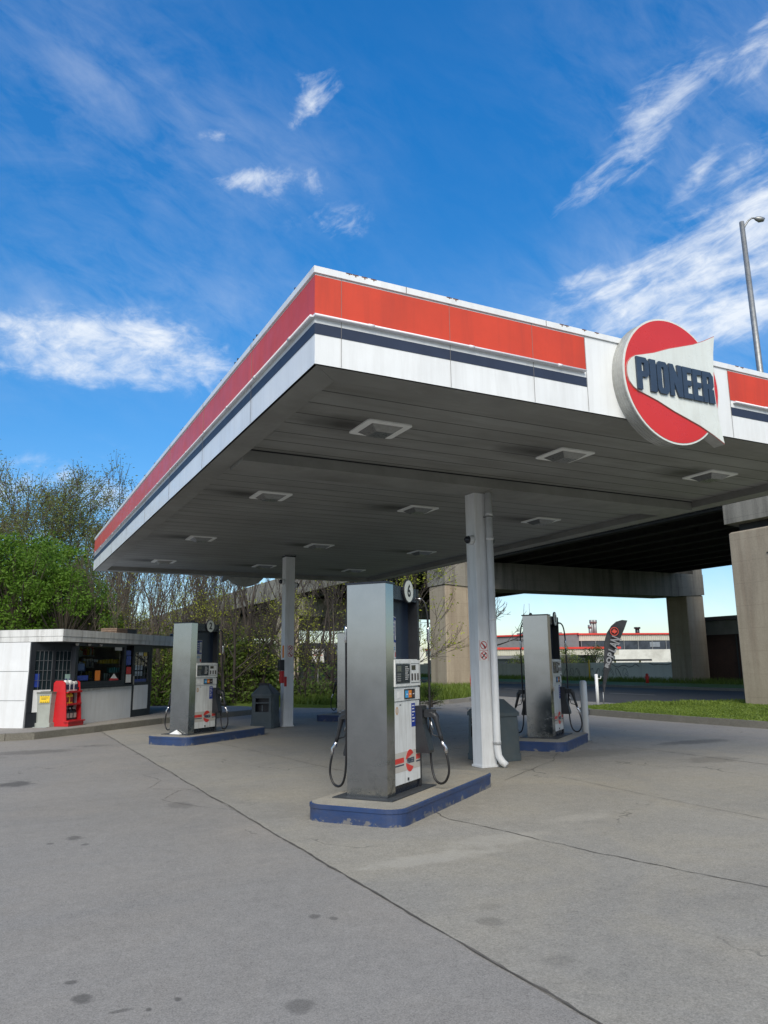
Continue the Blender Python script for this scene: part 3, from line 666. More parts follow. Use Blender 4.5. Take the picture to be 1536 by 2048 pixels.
def bands(z0, z1, pr, name, mt):
    b = MB()
    for (a, c) in ((X0-pr, SGX0), (SGX1, X1+pr)):
        b.box(a, c, Y0-pr, Y0-.0005, z0, z1); b.box(a, c, Y1+.0005, Y1+pr, z0, z1)
    b.box(X0-pr, X0-.0005, Y0+.0005, Y1-.0005, z0, z1); b.box(X1+.0005, X1+pr, Y0+.0005, Y1-.0005, z0, z1)
    return cpart(b, name, mt)
bands(4.895, 5.295, .006, 'red_band', M_red)
bands(4.69, 4.80, .005, 'blue_band', M_navy)
cpb = MB()
cpb.box(X0-.02, X1+.02, Y0-.02, Y0+.12, ZT-.068, ZT); cpb.box(X0-.02, X1+.02, Y1-.12, Y1+.02, ZT-.068, ZT)
cpb.box(X0-.02, X0+.12, Y0+.121, Y1-.121, ZT-.068, ZT); cpb.box(X1-.12, X1+.02, Y0+.121, Y1-.121, ZT-.068, ZT); cpart(cpb, 'coping', M_fasc)
sm_ = fp; sm_.mat = 1
for x in (2.78, 4.02, 5.10, SGX0+.004, SGX1-.004, 9.5, 10.7):
    sm_.box(x-.0018, x+.0018, Y0-.009, Y0-.0065, ZB+.005, ZT-.07)
for x in (3.5, 5.3, 7.4, 9.2): sm_.box(x-.003, x+.003, Y0-.024, Y0-.0205, ZT-.065, ZT)
sy = 8.38
while sy < Y1:
    sm_.box(X0-.009, X0-.0065, sy-.003, sy+.003, ZB+.005, ZT-.07); sm_.box(X0-.024, X0-.0205, sy-.004, sy+.004, ZT-.065, ZT+.004); sy += 2.37
cpart(fp, 'fascia', [M_fasc, mat('seam', (.20,.19,.18), .8)])
rs = MB()
for x in (2.86, 2.93, 3.03, 3.13, 4.02, 4.10, 5.53, 5.6, 5.86, 6.05, 8.45, 8.55):
    l = random.uniform(.012, .03); rs.box(x-.006, x+.006, Y0-.0225, Y0-.0201, ZT-l, ZT+.001); rs.box(x-.035, x+.03, Y0-.0222, Y0-.0202, ZT-.008, ZT+.0012)
cpart(rs, 'rust_marks', mat('rust', (.13,.055,.02), .9, 0, .4, 20))
cl2 = MB(); sy = 6.9
while sy < Y1:
    for q in (0, .12): cl2.box(X0-.01, X0+.03, sy+q, sy+q+.02, ZT, ZT+random.uniform(.02, .05))
    sy += random.choice((1.1, 1.3, 2.37, .8))
cpart(cl2, 'coping_clips', M_black)
M_tube = mat('fluorescent_tube', (.80, .80, .84), .25, 0, .03, 3)
for nm, (a, b) in enumerate((((X0-.02, Y0-.042), (SGX0-.03, Y0-.042)), ((SGX1+.05, Y0-.042), (X1, Y0-.042)), ((X0-.042, Y0+.0), (X0-.042, Y1)))):
    tm = MB(); tm.cyl((a[0], a[1], 4.866), (b[0], b[1], 4.866), .013, .013, 10)
    o = cpart(tm, 'light_tube', M_tube)
    rl = MB(); d = Vector((b[0]-a[0], b[1]-a[1], 0)); L = d.length; d.normalize()
    n_ = Vector((0, -1, 0)) if d.x > .5 else Vector((-1, 0, 0))
    if d.x > .5: rl.box(a[0], b[0], Y0-.026, Y0-.001, 4.856, 4.876)
    else: rl.box(X0-.026, X0-.001, a[1], b[1], 4.856, 4.876)
    k = .6
    while k < L:
        c = Vector((a[0], a[1], 4.866))+d*k; rl.cyl(c-d*.03, c+d*.03, .018, .018, 8); k += 1.18
    rl.build('tube_rail', M_tube if d.x > .5 else M_white, o)
# ceiling lights
lt = thing('ceiling_light', '', 'ceiling light', (LX[0], LY[0], ZS))
M_lfr = mat('light_frame', (.80,.81,.79), .5, 0, .05, 8); M_lens = mat('light_lens', (.26,.27,.265), .2, 0, .15, 20, spec=.8)
M_lens2 = mat('light_lens_dark', (.13,.135,.13), .3, 0, .15, 20)
f = MB(); h = .31
f.prism(rrect(-h, h, -h, h, .05), -.018, -.001); f.build('frame', M_lfr, lt)
ls = MB(); a, c = .215, .12
ls.mat = 0; ls.add([(-a,-a,-.0185),(a,-a,-.0185),(a,a,-.0185),(-a,a,-.0185),(-c,-c,-.085),(c,-c,-.085),(c,c,-.085),(-c,c,-.085)], [(0,1,5,4),(2,3,7,6)])
ls.mat = 1; ls.add([(-a,-a,-.0185),(a,-a,-.0185),(a,a,-.0185),(-a,a,-.0185),(-c,-c,-.085),(c,-c,-.085),(c,c,-.085),(-c,c,-.085)], [(1,2,6,5),(3,0,4,7),(7,6,5,4)])
ls.build('lens', [M_lens, M_lens2], lt)
rowt = ['front row', 'second row behind the beam', 'third row', 'back row']
colt = ['at the left end', 'in the middle', 'at the right end']
for j, y in enumerate(LY):
    for i, x in enumerate(LX):
        lb = 'square canopy light %s of the %s' % (colt[i], rowt[j])
        if i == j == 0: o = lt; o['label'] = lb
        else: o = copy_tree(lt, (x, y, ZS), 0, lb)
        o['group'] = 'square lights in the canopy soffit'
# ------------------------------------------------------------------ round brand sign
def round_sign(label, loc, rz):
    s = thing('round_sign', label, 'sign', loc, rz, 'round brand signs on the canopy fascia')
    FR = Matrix(((1,0,0,0),(0,0,-1,0),(0,1,0,0),(0,0,0,1)))       # local (x, z, out) -> out is -y
    r = .778
    drum = MB(); drum.prism([(r*cos(2*pi*i/64)*1.0, r*sin(2*pi*i/64)) for i in range(64)], .0, .182, FR)
    for k in range(4): drum.prism([((r+.005)*cos(2*pi*i/64), (r+.006)*sin(2*pi*i/64)) for i in range(64)], .025+.04*k, .029+.04*k, FR)
    drum.build('drum', mat('sign_drum', (.42,.43,.41), .45, .2, .1, 4, (.16,.14,.11), .5), s)
    fc = MB(); fc.prism([((r+.01)*cos(2*pi*i/64), (r+.01)*sin(2*pi*i/64)) for i in range(64)], .182, .195, FR); fc.build('rim', M_signwhite, s)
    fc = MB(); fc.prism([((r-.012)*cos(2*pi*i/64), (r-.012)*sin(2*pi*i/64)) for i in range(64)], .1952, .199, FR); fc.build('red_face', M_signred, s)
    def fish(g):
        P = [(-.755,.0),(-.75,.06),(-.725,.125),(-.67,.185),(-.60,.225),(-.50,.252),(-.30,.31),(-.04,.41),(.2,.485),(.4,.548),(.6,.635),(.79,.73),(.745,.5),(.715,.25),(.70,0)]
        P += [(x, -y*.95) for x, y in reversed(P[1:-1])]
        return [(.02+(x-.02)*(1-g*1.3), y*(1-g*2.0)) for x, y in P]
    def solid(poly, d0, d1, name, mt):
        # fan from inner spine keeps the concave tail clean
        m_ = MB(); n = len(poly); m_.prism(poly, d0, d1, FR); return m_.build(name, mt, s)
    import mathutils.geometry as mg
    def tess(poly, d0, d1, name, mt):
        m_ = MB(); tri = mg.tessellate_polygon([[Vector((a, b, 0)) for a, b in poly]]); n = len(poly)
        vs = [FR @ Vector((a, b, d0)) for a, b in poly]+[FR @ Vector((a, b, d1)) for a, b in poly]
        fs = [tuple(i+n for i in t_) for t_ in tri]+[tuple(reversed(t_)) for t_ in tri]+[(i,(i+1)%n,n+(i+1)%n,n+i) for i in range(n)]
        m_.add(vs, fs); return m_.build(name, mt, s)
    tess(fish(0), .05, .204, 'arrow_rim', mat('sign_drum', (.42,.43,.41), .45))
    tess(fish(.002), .2042, .207, 'arrow_outline', mat('sign_edge', (.45,.10,.08), .5))
    tess(fish(.010), .2072, .214, 'arrow_panel', M_signwhite)
    lt_ = MB(); block_word(lt_, FR, -.615, .655, -.20, .20, .2142, .24); lt_.build('lettering', M_letter, s)
    br_ = MB(); br_.box(-.5, .5, -.02, .0, -.3, .3); br_.build('bracket', M_galv, s)
    return s
sgn = round_sign('large round red sign with white fishtail panel and navy block letters on the front fascia', (7.035, Y0-.001, 4.88), 0)
sg2 = copy_tree(sgn, (7.2, Y1+.001, 4.88), pi, 'back of the second round sign hanging below the far canopy edge')
# ------------------------------------------------------------------ columns
M_fuzz = mat('sign_print_red', (.50,.03,.03), .5)
def column(label, x, y, pipe):
    c = thing('canopy_column', label, 'column', (x, y, 0), 0, 'white steel columns under the canopy')
    s = .135; b = MB(); b.cbox(-s, s, -s, s, 0, ZS-.001, .008); b.build('shaft', M_colwhite, c)
    b = MB(); b.box(-s-.015, s+.015, -s-.015, s+.015, ZS-.06, ZS-.02); b.build('collar', M_black, c)
    b = MB(); b.prism(rrect(-s-.02, s+.02, -s-.02, s+.02, .02), 0, .03); b.build('foot', M_colwhite, c)
    if pipe:
        b = MB(); r = .055; px, py = s-.03, -s-r-.012
        b.tube([(px, py, ZS-.13), (px, py, .30), (px+.01, py-.01, .17), (px+.05, py-.05, .08), (px+.09, py-.10, .03)], [r, r, r, r, r*.95], 16)
        for zz in (1.2*.28, 2.25, 3.55, 3.95, .34): b.cyl((px, py, zz), (px, py, zz+.05), r+.006, r+.006, 16)
        b.build('downpipe', M_colwhite, c)
        b = MB(); b.box(px-r-.012, px+r+.012, py-r-.004, py+r+.01, 3.93, 3.95); b.build('pipe_strap', M_galv, c)
    return c
col2 = column('white canopy column with a downpipe, beside the slate bin', 7.01, 10.40, True)
col1 = column('plain white canopy column farther back, between the bin and the pumps', 7.03, 19.60, False)
b = MB(); b.box(.0, .09, -.1365, -.1375, 1.36, 1.56); b.box(.0, .09, -.142, -.1377, 1.36, 1.56); b.build('access_cover', M_white, col1)
def nosign(par_loc, label, w=.17, order=0):
    s = thing('prohibition_sign', label, 'sign', par_loc, 0, 'no smoking and engine off signs on the columns')
    FR = Matrix(((1,0,0,0),(0,0,-1,0),(0,1,0,0),(0,0,0,1)))
    b = MB(); b.box(-w/2, w/2, -.004, 0, -w, w); b.build('plate', M_paper, s)
    r_ = MB()
    for k in (0, 1):
        cz = w/2 if k == 0 else -w/2; R_ = w*.40; n = 20
        for i in range(n):
            a0, a1 = 2*pi*i/n, 2*pi*(i+1)/n
            r_.prism([(R_*cos(a0)*.82, cz+R_*sin(a0)*.82), (R_*cos(a0), cz+R_*sin(a0)), (R_*cos(a1), cz+R_*sin(a1)), (R_*cos(a1)*.82, cz+R_*sin(a1)*.82)], .0042, .0062, FR)
        d = R_*.68; q = R_*.09
        r_.prism([(-d-q, cz+d-q), (-d+q, cz+d+q), (d+q, cz-d+q), (d-q, cz-d-q)], .0046, .0066, FR)
    r_.box(-w/2, w/2, -.0052, -.0042, -.003, .003); 
    for sx_ in (-w/2, w/2-.004): r_.box(sx_, sx_+.004, -.0053, -.0041, -w, w)
    r_.build('red_print', M_fuzz, s)
    k_ = MB(); kz = w/2 if order == 0 else -w/2
    k_.prism([(-.045, kz+.03), (-.03, kz+.045), (.04, kz-.02), (.045, kz-.045), (.01, kz-.045), (.0, kz-.02)], .0043, .0051, FR)
    kz = -kz; k_.prism([(-.05, kz-.036), (-.036, kz-.05), (.05, kz+.036), (.036, kz+.05)], .0043, .0051, FR)
    k_.build('pictogram', M_black, s)
    return s
nosign((6.965, 10.40-.136, 1.78), 'pair of no ignition and no smoking pictograms on the near column', .16, 0)
nosign((7.06, 19.60-.136, 1.93), 'pair of prohibition pictograms on the far column', .17, 1)
def camera_dome(loc, side, label):
    s = thing('security_camera', label, 'camera', loc, 0, 'dome cameras on the canopy columns')
    b = MB(); b.cyl((0,0,0), (side*.08,0,0), .078, .072, 16); b.build('housing', M_colwhite, s)
    b = MB(); b.tube([(side*.08,0,0),(side*.115,0,-.005),(side*.14,0,-.01),(side*.152,0,-.012)], [.066,.06,.038,.005], 14); b.build('dome', M_dark, s)
camera_dome((7.01-.136, 10.34, 3.56), -1, 'dome camera on the left face of the near column')
camera_dome((7.01+.136, 10.34, 3.56), 1, 'dome camera on the right face of the near column, behind the pipe')
camera_dome((7.03-.136, 19.55, 3.78), -1, 'dome camera on the left face of the far column')
camera_dome((7.03+.136, 19.55, 3.70), 1, 'dome camera on the right face of the far column')
MB().box(-.004, 0, -.06, .06, -.16, .16).build('warning_plate', M_orange, loc=(7.03-.137, 19.55, 1.92), label='orange warning plate on the side of the far column', cat='sign')
ex = thing('intercom_box', 'black and red call box fixed to the side of the far column', 'call box', (7.03-.136, 19.52, 1.45))
MB().cbox(-.13, 0, -.08, .08, -.02, .26, .012).build('handset_box', M_black, ex); MB().cbox(-.09, 0, -.07, .07, -.34, -.03, .01).build('red_box', M_rackred, ex)
MB().box(.0, .07, -.003, 0, -.0, .25).build('red_label', M_fuzz, loc=(7.03-.13, 19.60-.136, 1.02), label='small red label low on the far column', cat='label')
# ------------------------------------------------------------------ pump islands
AI = R(37)
def blue_mat():
    m, t, b = base_mat('island_blue', .5); co = pos_co(t)
    c = ramp(t, noise(t, co, 3, 5), [(.3, (.015,.038,.115)), (.7, (.024,.056,.16))])
    ch = noise(t, co, 7, 8, .75, .6); sp = t.n('ShaderNodeSeparateXYZ'); t.l(co, sp.inputs[0])
    low = math_(t, 'MULTIPLY', math_(t, 'SUBTRACT', .09, sp.outputs[2]), 1.8)
    k = ramp(t, math_(t, 'ADD', ch, low), [(.655, 0), (.69, 1)]); c = mixc(t, math_(t, 'MULTIPLY', k, .8), c, (.20,.19,.17))
    d = noise(t, co, 2.5, 6, .7, .3, (1,1,2)); c = mixc(t, math_(t, 'MULTIPLY', ramp(t, d, [(.42,0),(.7,1)]), .6), c, (.055,.06,.085))
    t.l(c, b.inputs['Base Color']); bump(t, b, noise(t, co, 18, 5), .3); return m
M_blue = blue_mat()
M_ists = ground_mat('island_top', (.22,.205,.17), (.32,.30,.25), (.34,.29,.21), [], .3, 1.2)
def isl_poly(x0, x1, y0, y1, r, g=0):
    x0 += g; x1 -= g; y0 += g; y1 -= g; r -= g
    return arc(x1-r,y0+r,r,-90,0,6)+arc(x1-r,y1-r,r,0,90,6)+arc(x0+r,y1-r,r,90,180,6)+arc(x0+r,y0+r,r,180,270,6)
PUMPS = [((4.11, 8.10), (-.97, 2.0), 'blue edged pump island nearest the viewer'), ((4.0, 17.03), (-.92, 1.9), 'blue edged island under pump 2 near the kiosk'),
         ((9.81, 12.38), (-1.12, 1.02), 'chipped blue pump island beside the white bollard'), ((9.70, 21.3), (-1.35, 1.6), 'far blue edged pump island mostly hidden behind the near pump')]
for (c, (a, b_), lb) in PUMPS:
    i_ = thing('pump_island', lb, 'pump island', (c[0], c[1], 0), AI, 'blue edged pump islands')
    m_ = MB(); P = isl_poly(a, b_, -.62, .50, .2); Pi = isl_poly(a, b_, -.62, .50, .2, .012)
    m_.prism(P, -.02, .125); m_.prism(isl_poly(a, b_, -.62, .50, .2, -.008), .125, .160, None, None); m_.prism(P, .160, .166, None, Pi); m_.build('kerb_band', M_blue, i_)
    m_ = MB(); m_.prism(Pi, .1, .171, None, isl_poly(a, b_, -.62, .50, .2, .016)); m_.build('slab', M_ists, i_)
# ------------------------------------------------------------------ fuel pumps
def build_pump():
    p = thing('fuel_pump', '', 'fuel pump', (0,0,.171), AI, 'fuel pumps under the canopy')
    H = 2.31
    MB().box(-.60, .62, -.36, .36, 0, .012).build('base_plate', mat('base_plate', (.05,.055,.06), .6, .3, .2, 6), p)
    MB().box(-.285, .42, -.215, .215, .012, .10).build('plinth', M_dark, p)
    s_ = MB(); bv = .035
    s_.prism([(-.475,-.245+bv*.0),(-.475+.001,-.246),(-.285,-.25),(-.285,.25),(-.474,.246),(-.475,.245)], .013, H); s_.build('steel_column', M_steel, p)
    MB().box(-.49, -.26, -.262, .262, H+.0005, H+.022).build('top_cap', M_dark, p)
    MB().box(.425, .475, -.235, .235, .013, H).build('end_post', M_black, p)
    MB().box(-.283, .424, -.23, .23, H-.16, H).build('header', M_dark, p)
    MB().box(-.17, .424, -.11, .11, 1.47, H-.161).build('upper_panel', mat('upper_navy', (.016,.028,.052), .35, 0, .15, 3), p)
    MB().box(-.284, .424, -.225, .225, 1.0, 1.468).build('head_casing', M_pumpwhite, p)
    MB().box(-.284, .424, -.218, .218, .101, .999).build('cabinet', M_pumpwhite, p)
    for s in (-1, 1):
        # frame on the side face: x to the viewer's right, z up, depth out of the face
        if s == -1: FR = Matrix(((1,0,0,0),(0,0,-1,-.2255),(0,1,0,0),(0,0,0,1)))
        else: FR = Matrix(((-1,0,0,0),(0,0,1,.2255),(0,1,0,0),(0,0,0,1)))
        m = lambda x: x if s == -1 else -x
        def bx(mb, xa, xb, za, zb, d0, d1):
            xa, xb = sorted((m(xa), m(xb))); mb.prism([(xa,za),(xb,za),(xb,zb),(xa,zb)], d0, d1, FR); return mb
        door = bx(MB(), -.28, .42, .105, .995, -.006, .014).build('cabinet_door', M_pumpwhite, p)
        bx(MB(), -.279, .419, .235, .565-.12, .0142, .0152).build('decal_strip', M_beige, door)
        lg = MB(); cx = .13; r = .115; cz = .335
        bx(lg, -.279, -.035, .33, .385, .0154, .0162); bx(lg, .30, .419, .33, .385, .0154, .0162)
        for sg in (1, -1):
            pts = [(m(cx)+r*cos(R(a))*(1), cz+sg*r*1.05*sin(R(a))) for a in range(38, 172, 12)]
            pts = [(m(cx)-.11, cz+sg*.018)]+pts[::-1][0:]
            lg.prism(pts if sg == -1 else pts[::-1], .0156, .0168, FR)
        dk_ = lg; dk_.mat = 1; bx(dk_, -.279, -.035, .300, .315, .0154, .0162); bx(dk_, .30, .419, .300, .315, .0154, .0162)
        block_word(dk_, FR, m(cx)-.085, m(cx)+.115, cz-.028, cz+.03, .0158, .0172); dk_.build('emblem', [mat('decal_red', (.62,.04,.03), .4), M_letter], door)
        bx(MB(), .19, .30, .70, .965, .0142, .0152).build('blue_sticker', M_bluepost, door)
        tx = MB()
        for k, (xa, xb) in enumerate(((.21,.28),(.21,.27),(.21,.285),(.21,.25),(.21,.28),(.21,.265))): bx(tx, xa, xb, .93-k*.035, .942-k*.035, .0153, .0158)
        tx.build('sticker_lines', M_paper, door)
        sc = MB(); n = 18; cxx = m(-.20); sc.prism([(cxx+.036*cos(2*pi*i/n), .90+.045*sin(2*pi*i/n)) for i in range(n)], .0142, .0152, FR); sc.build('round_sticker', mat('sticker_tan', (.50,.30,.16), .5), door)
        sc = MB(); sc.prism([(cxx+.022*cos(2*pi*i/n), .90+.028*sin(2*pi*i/n)) for i in range(n)], .0153, .0158, FR); sc.build('sticker_centre', M_beige, door)
        lk_ = MB(); bx(lk_, -.13, -.09, .955, .965, .0142, .016); bx(lk_, .06, .09, .125, .155, .0142, .022); lk_.build('lock', M_black, door)
        # selector row
        sr = bx(MB(), -.28, .42, 1.005, 1.145, 0, .022).build('selector_panel', M_pumpwhite, p)
        bx(MB(), -.02, .27, 1.02, 1.13, .022, .030).build('button_bezel', M_black, sr)
        for k, mt in enumerate((M_skyblue, M_orange, mat('button_dark', (.05,.03,.03), .4))):
            bx(MB(), .0+k*.09, .07+k*.09, 1.035, 1.115, .030, .036).build('grade_button', mt, sr)
            bx(MB(), .015+k*.09, .055+k*.09, 1.068, 1.078, .036, .037).build('button_mark', M_paper, sr)
        lb_ = MB(); bx(lb_, -.19, -.12, 1.04, 1.11, .022, .024); lb_.build('price_label', M_paper, sr)
        # display unit
        du = bx(MB(), -.28, .42, 1.165, 1.46, .0, .035)
        du = du.build('display_unit', M_pumpwhite, p)
        fr_ = MB()
        for (xa, xb, za, zb) in ((-.265, .115, 1.195, 1.205), (-.265, .115, 1.415, 1.422), (.145, .40, 1.195, 1.205), (.145, .40, 1.415, 1.422), (.145, .152, 1.205, 1.415), (.393, .40, 1.205, 1.415)): bx(fr_, xa, xb, za, zb, .035, .037)
        fr_.build('trim_lines', M_galv, du)
        bx(MB(), -.26, .11, 1.205, 1.412, .035, .042).build('card_reader', M_dark, du)
        bx(MB(), -.24, -.13, 1.33, 1.395, .042, .044).build('screen', mat('lcd', (.10,.11,.09), .25), du)
        kp = MB()
        for i in range(3):
            for j in range(4): bx(kp, -.235+i*.032, -.212+i*.032, 1.222+j*.024, 1.238+j*.024, .042, .046)
        kp.build('keypad', M_galv, du)
        kl = MB()
        for j in range(7): bx(kl, -.02, .05+.03*((j*7)%3)/2, 1.24+j*.023, 1.247+j*.023, .042, .0428)
        kl.build('instruction_lines', M_paper, du)
        bx(MB(), .17, .28, 1.345, 1.40, .035, .039).build('price_display', mat('lcd_dark', (.05,.05,.035), .2), du)
        wn = MB()
        for k in range(3): bx(wn, .165+k*.082, .205+k*.082, 1.225, 1.305, .035, .039)
        wn.build('price_window', mat('slot_dark', (.06,.05,.05), .3, 0, .4, 30), du)
        # promo poster, hinged out over the recess
        A = Vector((-.283, s*.243, 0)); B = Vector((.035, s*.125, 0)); d = (B-A).normalized(); o_ = Vector((d.y, -d.x, 0))*(1 if s == -1 else -1)
        if s == -1: PF = Matrix(((d.x, 0, o_.x, A.x), (d.y, 0, o_.y, A.y), (0, 1, 0, 1.475), (0,0,0,1)))
        else: PF = Matrix(((-d.x, 0, o_.x, B.x), (-d.y, 0, o_.y, B.y), (0, 1, 0, 1.475), (0,0,0,1)))
        wdt = (B-A).length
        po = MB(); po.prism([(0,0),(wdt*.94,0),(wdt*.94,.17),(wdt,.18),(wdt,.48),(0,.48)], -.012, 0, PF); po = po.build('promo_board', M_paper, p)
        q = MB(); q.prism([(.012,.185),(wdt-.012,.185),(wdt-.012,.468),(.012,.468)], .0005, .0015, PF); q.build('blue_poster', M_bluepost, po)
        q = MB(); q.prism([(wdt*.52,.215),(wdt*.90,.215),(wdt*.90,.44),(wdt*.52,.44)], .0018, .0025, PF)
        for k in range(4): q.prism([(.04,.40-k*.045),(.04+(.11 if k < 2 else .08),.40-k*.045),(.04+(.11 if k < 2 else .08),.415-k*.045),(.04,.415-k*.045)], .0018, .0025, PF)
        q.build('poster_print', M_paper, po)
        q = MB(); q.prism([(wdt*.60,.26),(wdt*.82,.26),(wdt*.82,.40),(wdt*.60,.40)], .0027, .003, PF)
        q.build('poster_panel', mat('poster_grey', (.42,.45,.50), .5, 0, .2, 30), po)
        q = MB(); q.prism([(wdt*.62,.02),(wdt*.85,.02),(wdt*.85,.075),(wdt*.62,.075)], .0005, .0015, PF); q.build('red_sticker', M_fuzz, po)
        q = MB(); q.prism([(.02,.10),(wdt*.7,.10),(wdt*.7,.108),(.02,.108)], .0005, .0015, PF); q.prism([(.02,.12),(wdt*.6,.12),(wdt*.6,.13),(.02,.13)], .0005, .0015, PF); q.build('lower_print', M_skyblue, po)
        # number disc
        nd = MB(); nx = m(.14)
        for r0, d0, d1 in ((.135, .008, .03),): nd.prism([(nx+r0*cos(2*pi*i/28), H-.045+r0*1.05*sin(2*pi*i/28)) for i in range(28)], d0, d1, FR)
        nd = nd.build('number_disc', M_black, p)
        q = MB(); q.prism([(nx+.122*cos(2*pi*i/28), H-.045+.128*sin(2*pi*i/28)) for i in range(28)], .0302, .0325, FR); q.build('disc_face', M_signwhite, nd)
        # nozzle boot
        xf = (lambda mb: mb) if s == -1 else (lambda mb: (setattr(mb, 'v', [(.17-v[0], v[1], v[2]) for v in mb.v]), mb)[1])
        bo = MB(); bo.prism([(.0,.40),(.0,.93),(.085,.93),(.095,.72),(.17,.43),(.165,.40)], .30, .44, Matrix(((0,0,1,0),(s,0,0,s*.24),(0,1,0,0),(0,0,0,1))))
        xf(bo).build('nozzle_boot', M_black, p)
        y = lambda v: s*(.24+v)
        nz = MB(); nz.tube([(.37,y(.06),.80),(.37,y(.12),.845),(.37,y(.19),.845),(.37,y(.235),.80),(.37,y(.25),.72),(.37,y(.285),.60),(.37,y(.30),.545)], [.028,.040,.046,.040,.026,.024,.022], 10)
        nz.tube([(.37,y(.15),.80),(.37,y(.155),.70),(.37,y(.19),.60),(.37,y(.27),.58)], [.008]*4, 6)
        nz.box(.33, .41, *sorted((y(.10), y(.22))), .80, .885)
        nz = xf(nz).build('nozzle', M_black, p)
        q = MB(); q.tube([(.37,y(.30),.545),(.37,y(.315),.50),(.375,y(.345),.47),(.375,y(.345),.44),(.375,y(.35),.40)], [.017,.022,.018,.022,.018], 10); xf(q).build('swivel', M_chrome, nz)
        q = MB(); q.tube([(.37,y(.165),.77),(.37,y(.18),.70),(.37,y(.195),.66)], .007, 6); xf(q).build('trigger', M_chrome, nz)
        hs_ = MB()
        pts = [(.45,y(-.03),2.20),(.455,y(.04),2.19),(.458,y(.085),2.13),(.46,y(.11),2.0),(.46,y(.12),1.8),(.46,y(.12),1.4),(.458,y(.12),1.0),(.455,y(.12),.6),(.45,y(.125),.36),(.44,y(.145),.20),(.42,y(.19),.095),(.40,y(.26),.06),(.385,y(.33),.09),(.375,y(.375),.18),(.375,y(.375),.28),(.375,y(.35),.40)]
        # smooth the polyline
        P = [Vector(v) for v in pts]; Q = []
        for i in range(len(P)-1):
            p0, p1, p2, p3 = P[max(0,i-1)], P[i], P[i+1], P[min(len(P)-1,i+2)]
            for k in range(4):
                u = k/4; Q.append(.5*((2*p1)+(-p0+p2)*u+(2*p0-5*p1+4*p2-p3)*u*u+(-p0+3*p1-3*p2+p3)*u**3))
        Q.append(P[-1]); hs_.tube(Q, .0135, 8); ho = xf(hs_).build('hose', M_rubber, p)
        q = MB(); q.tube([(.46,y(.12),1.86),(.46,y(.12),1.82),(.46,y(.12),1.78),(.46,y(.12),1.70),(.46,y(.12),1.66)], [.016,.022,.018,.023,.016], 10); xf(q).build('coupling', M_chrome, ho); q = MB(); q.cyl((.45,y(-.02),2.2),(.455,y(.04),2.19),.02,.018,10); xf(q).build('hose_inlet', M_chrome, ho)
    return p
pump = build_pump()
PL = ['steel ended fuel pump number 6 on the island nearest the viewer', 'steel ended fuel pump number 2 near the kiosk', 'steel ended fuel pump on the right, beside the white bollard', 'far fuel pump mostly hidden behind the nearest pump']
for k, ((c, _, _), lb, num) in enumerate(zip(PUMPS, PL, ('6', '2', '8', '4'))):
    o = pump if k == 0 else copy_tree(pump, (c[0], c[1], .171), AI)
    o.location = (c[0], c[1], .171); o['label'] = lb
for (c, _, _), lb, num in zip(PUMPS, PL, ('6', '2', '8', '4')):
    o = [q for q in bpy.data.objects if q.parent is None and q.get('label') == lb][0]
    discs = [q for q in children(o) if q.name.startswith('number_disc')]
    for j, s in enumerate((-1, 1)):
        nm = MB(); sz = .20
        if s == -1: M_ = Matrix(((1,0,0,.14),(0,0,-1,-.2255-.033),(0,1,0,2.262),(0,0,0,1)))
        else: M_ = Matrix(((-1,0,0,.14),(0,0,1,.2255+.033),(0,1,0,2.262),(0,0,0,1)))
        text_mb(nm, num if s == -1 else str(int(num)-1), sz, M_, .0015, .005)
        d = sorted(discs, key=lambda q: (sum(v.co.y for v in q.data.vertices)*(-s)))[0]
        nm.build('number', M_black, d)
# small folded paper cones at the foot of two pumps
for (c, lb) in ((PUMPS[1][0], 'white folded wedge of paper at the foot of pump 2'), (PUMPS[3][0], 'white folded wedge of paper at the foot of the far pump')):
    u, v_ = Vector((cos(AI), sin(AI))), Vector((-sin(AI), cos(AI))); q = Vector(c)-u*.53+v_*.02
    m_ = MB(); m_.add([(-.05,-.14,0),(.03,-.14,0),(.03,.14,0),(-.05,.14,0),(.02,0,.085),(.03,.0,.08)], [(0,1,5,4),(1,2,5),(2,3,4,5),(3,0,4),(3,2,1,0)]); m_.build('paper_wedge', M_paper, loc=(q.x, q.y, .184), rz=AI, label=lb, cat='paper')
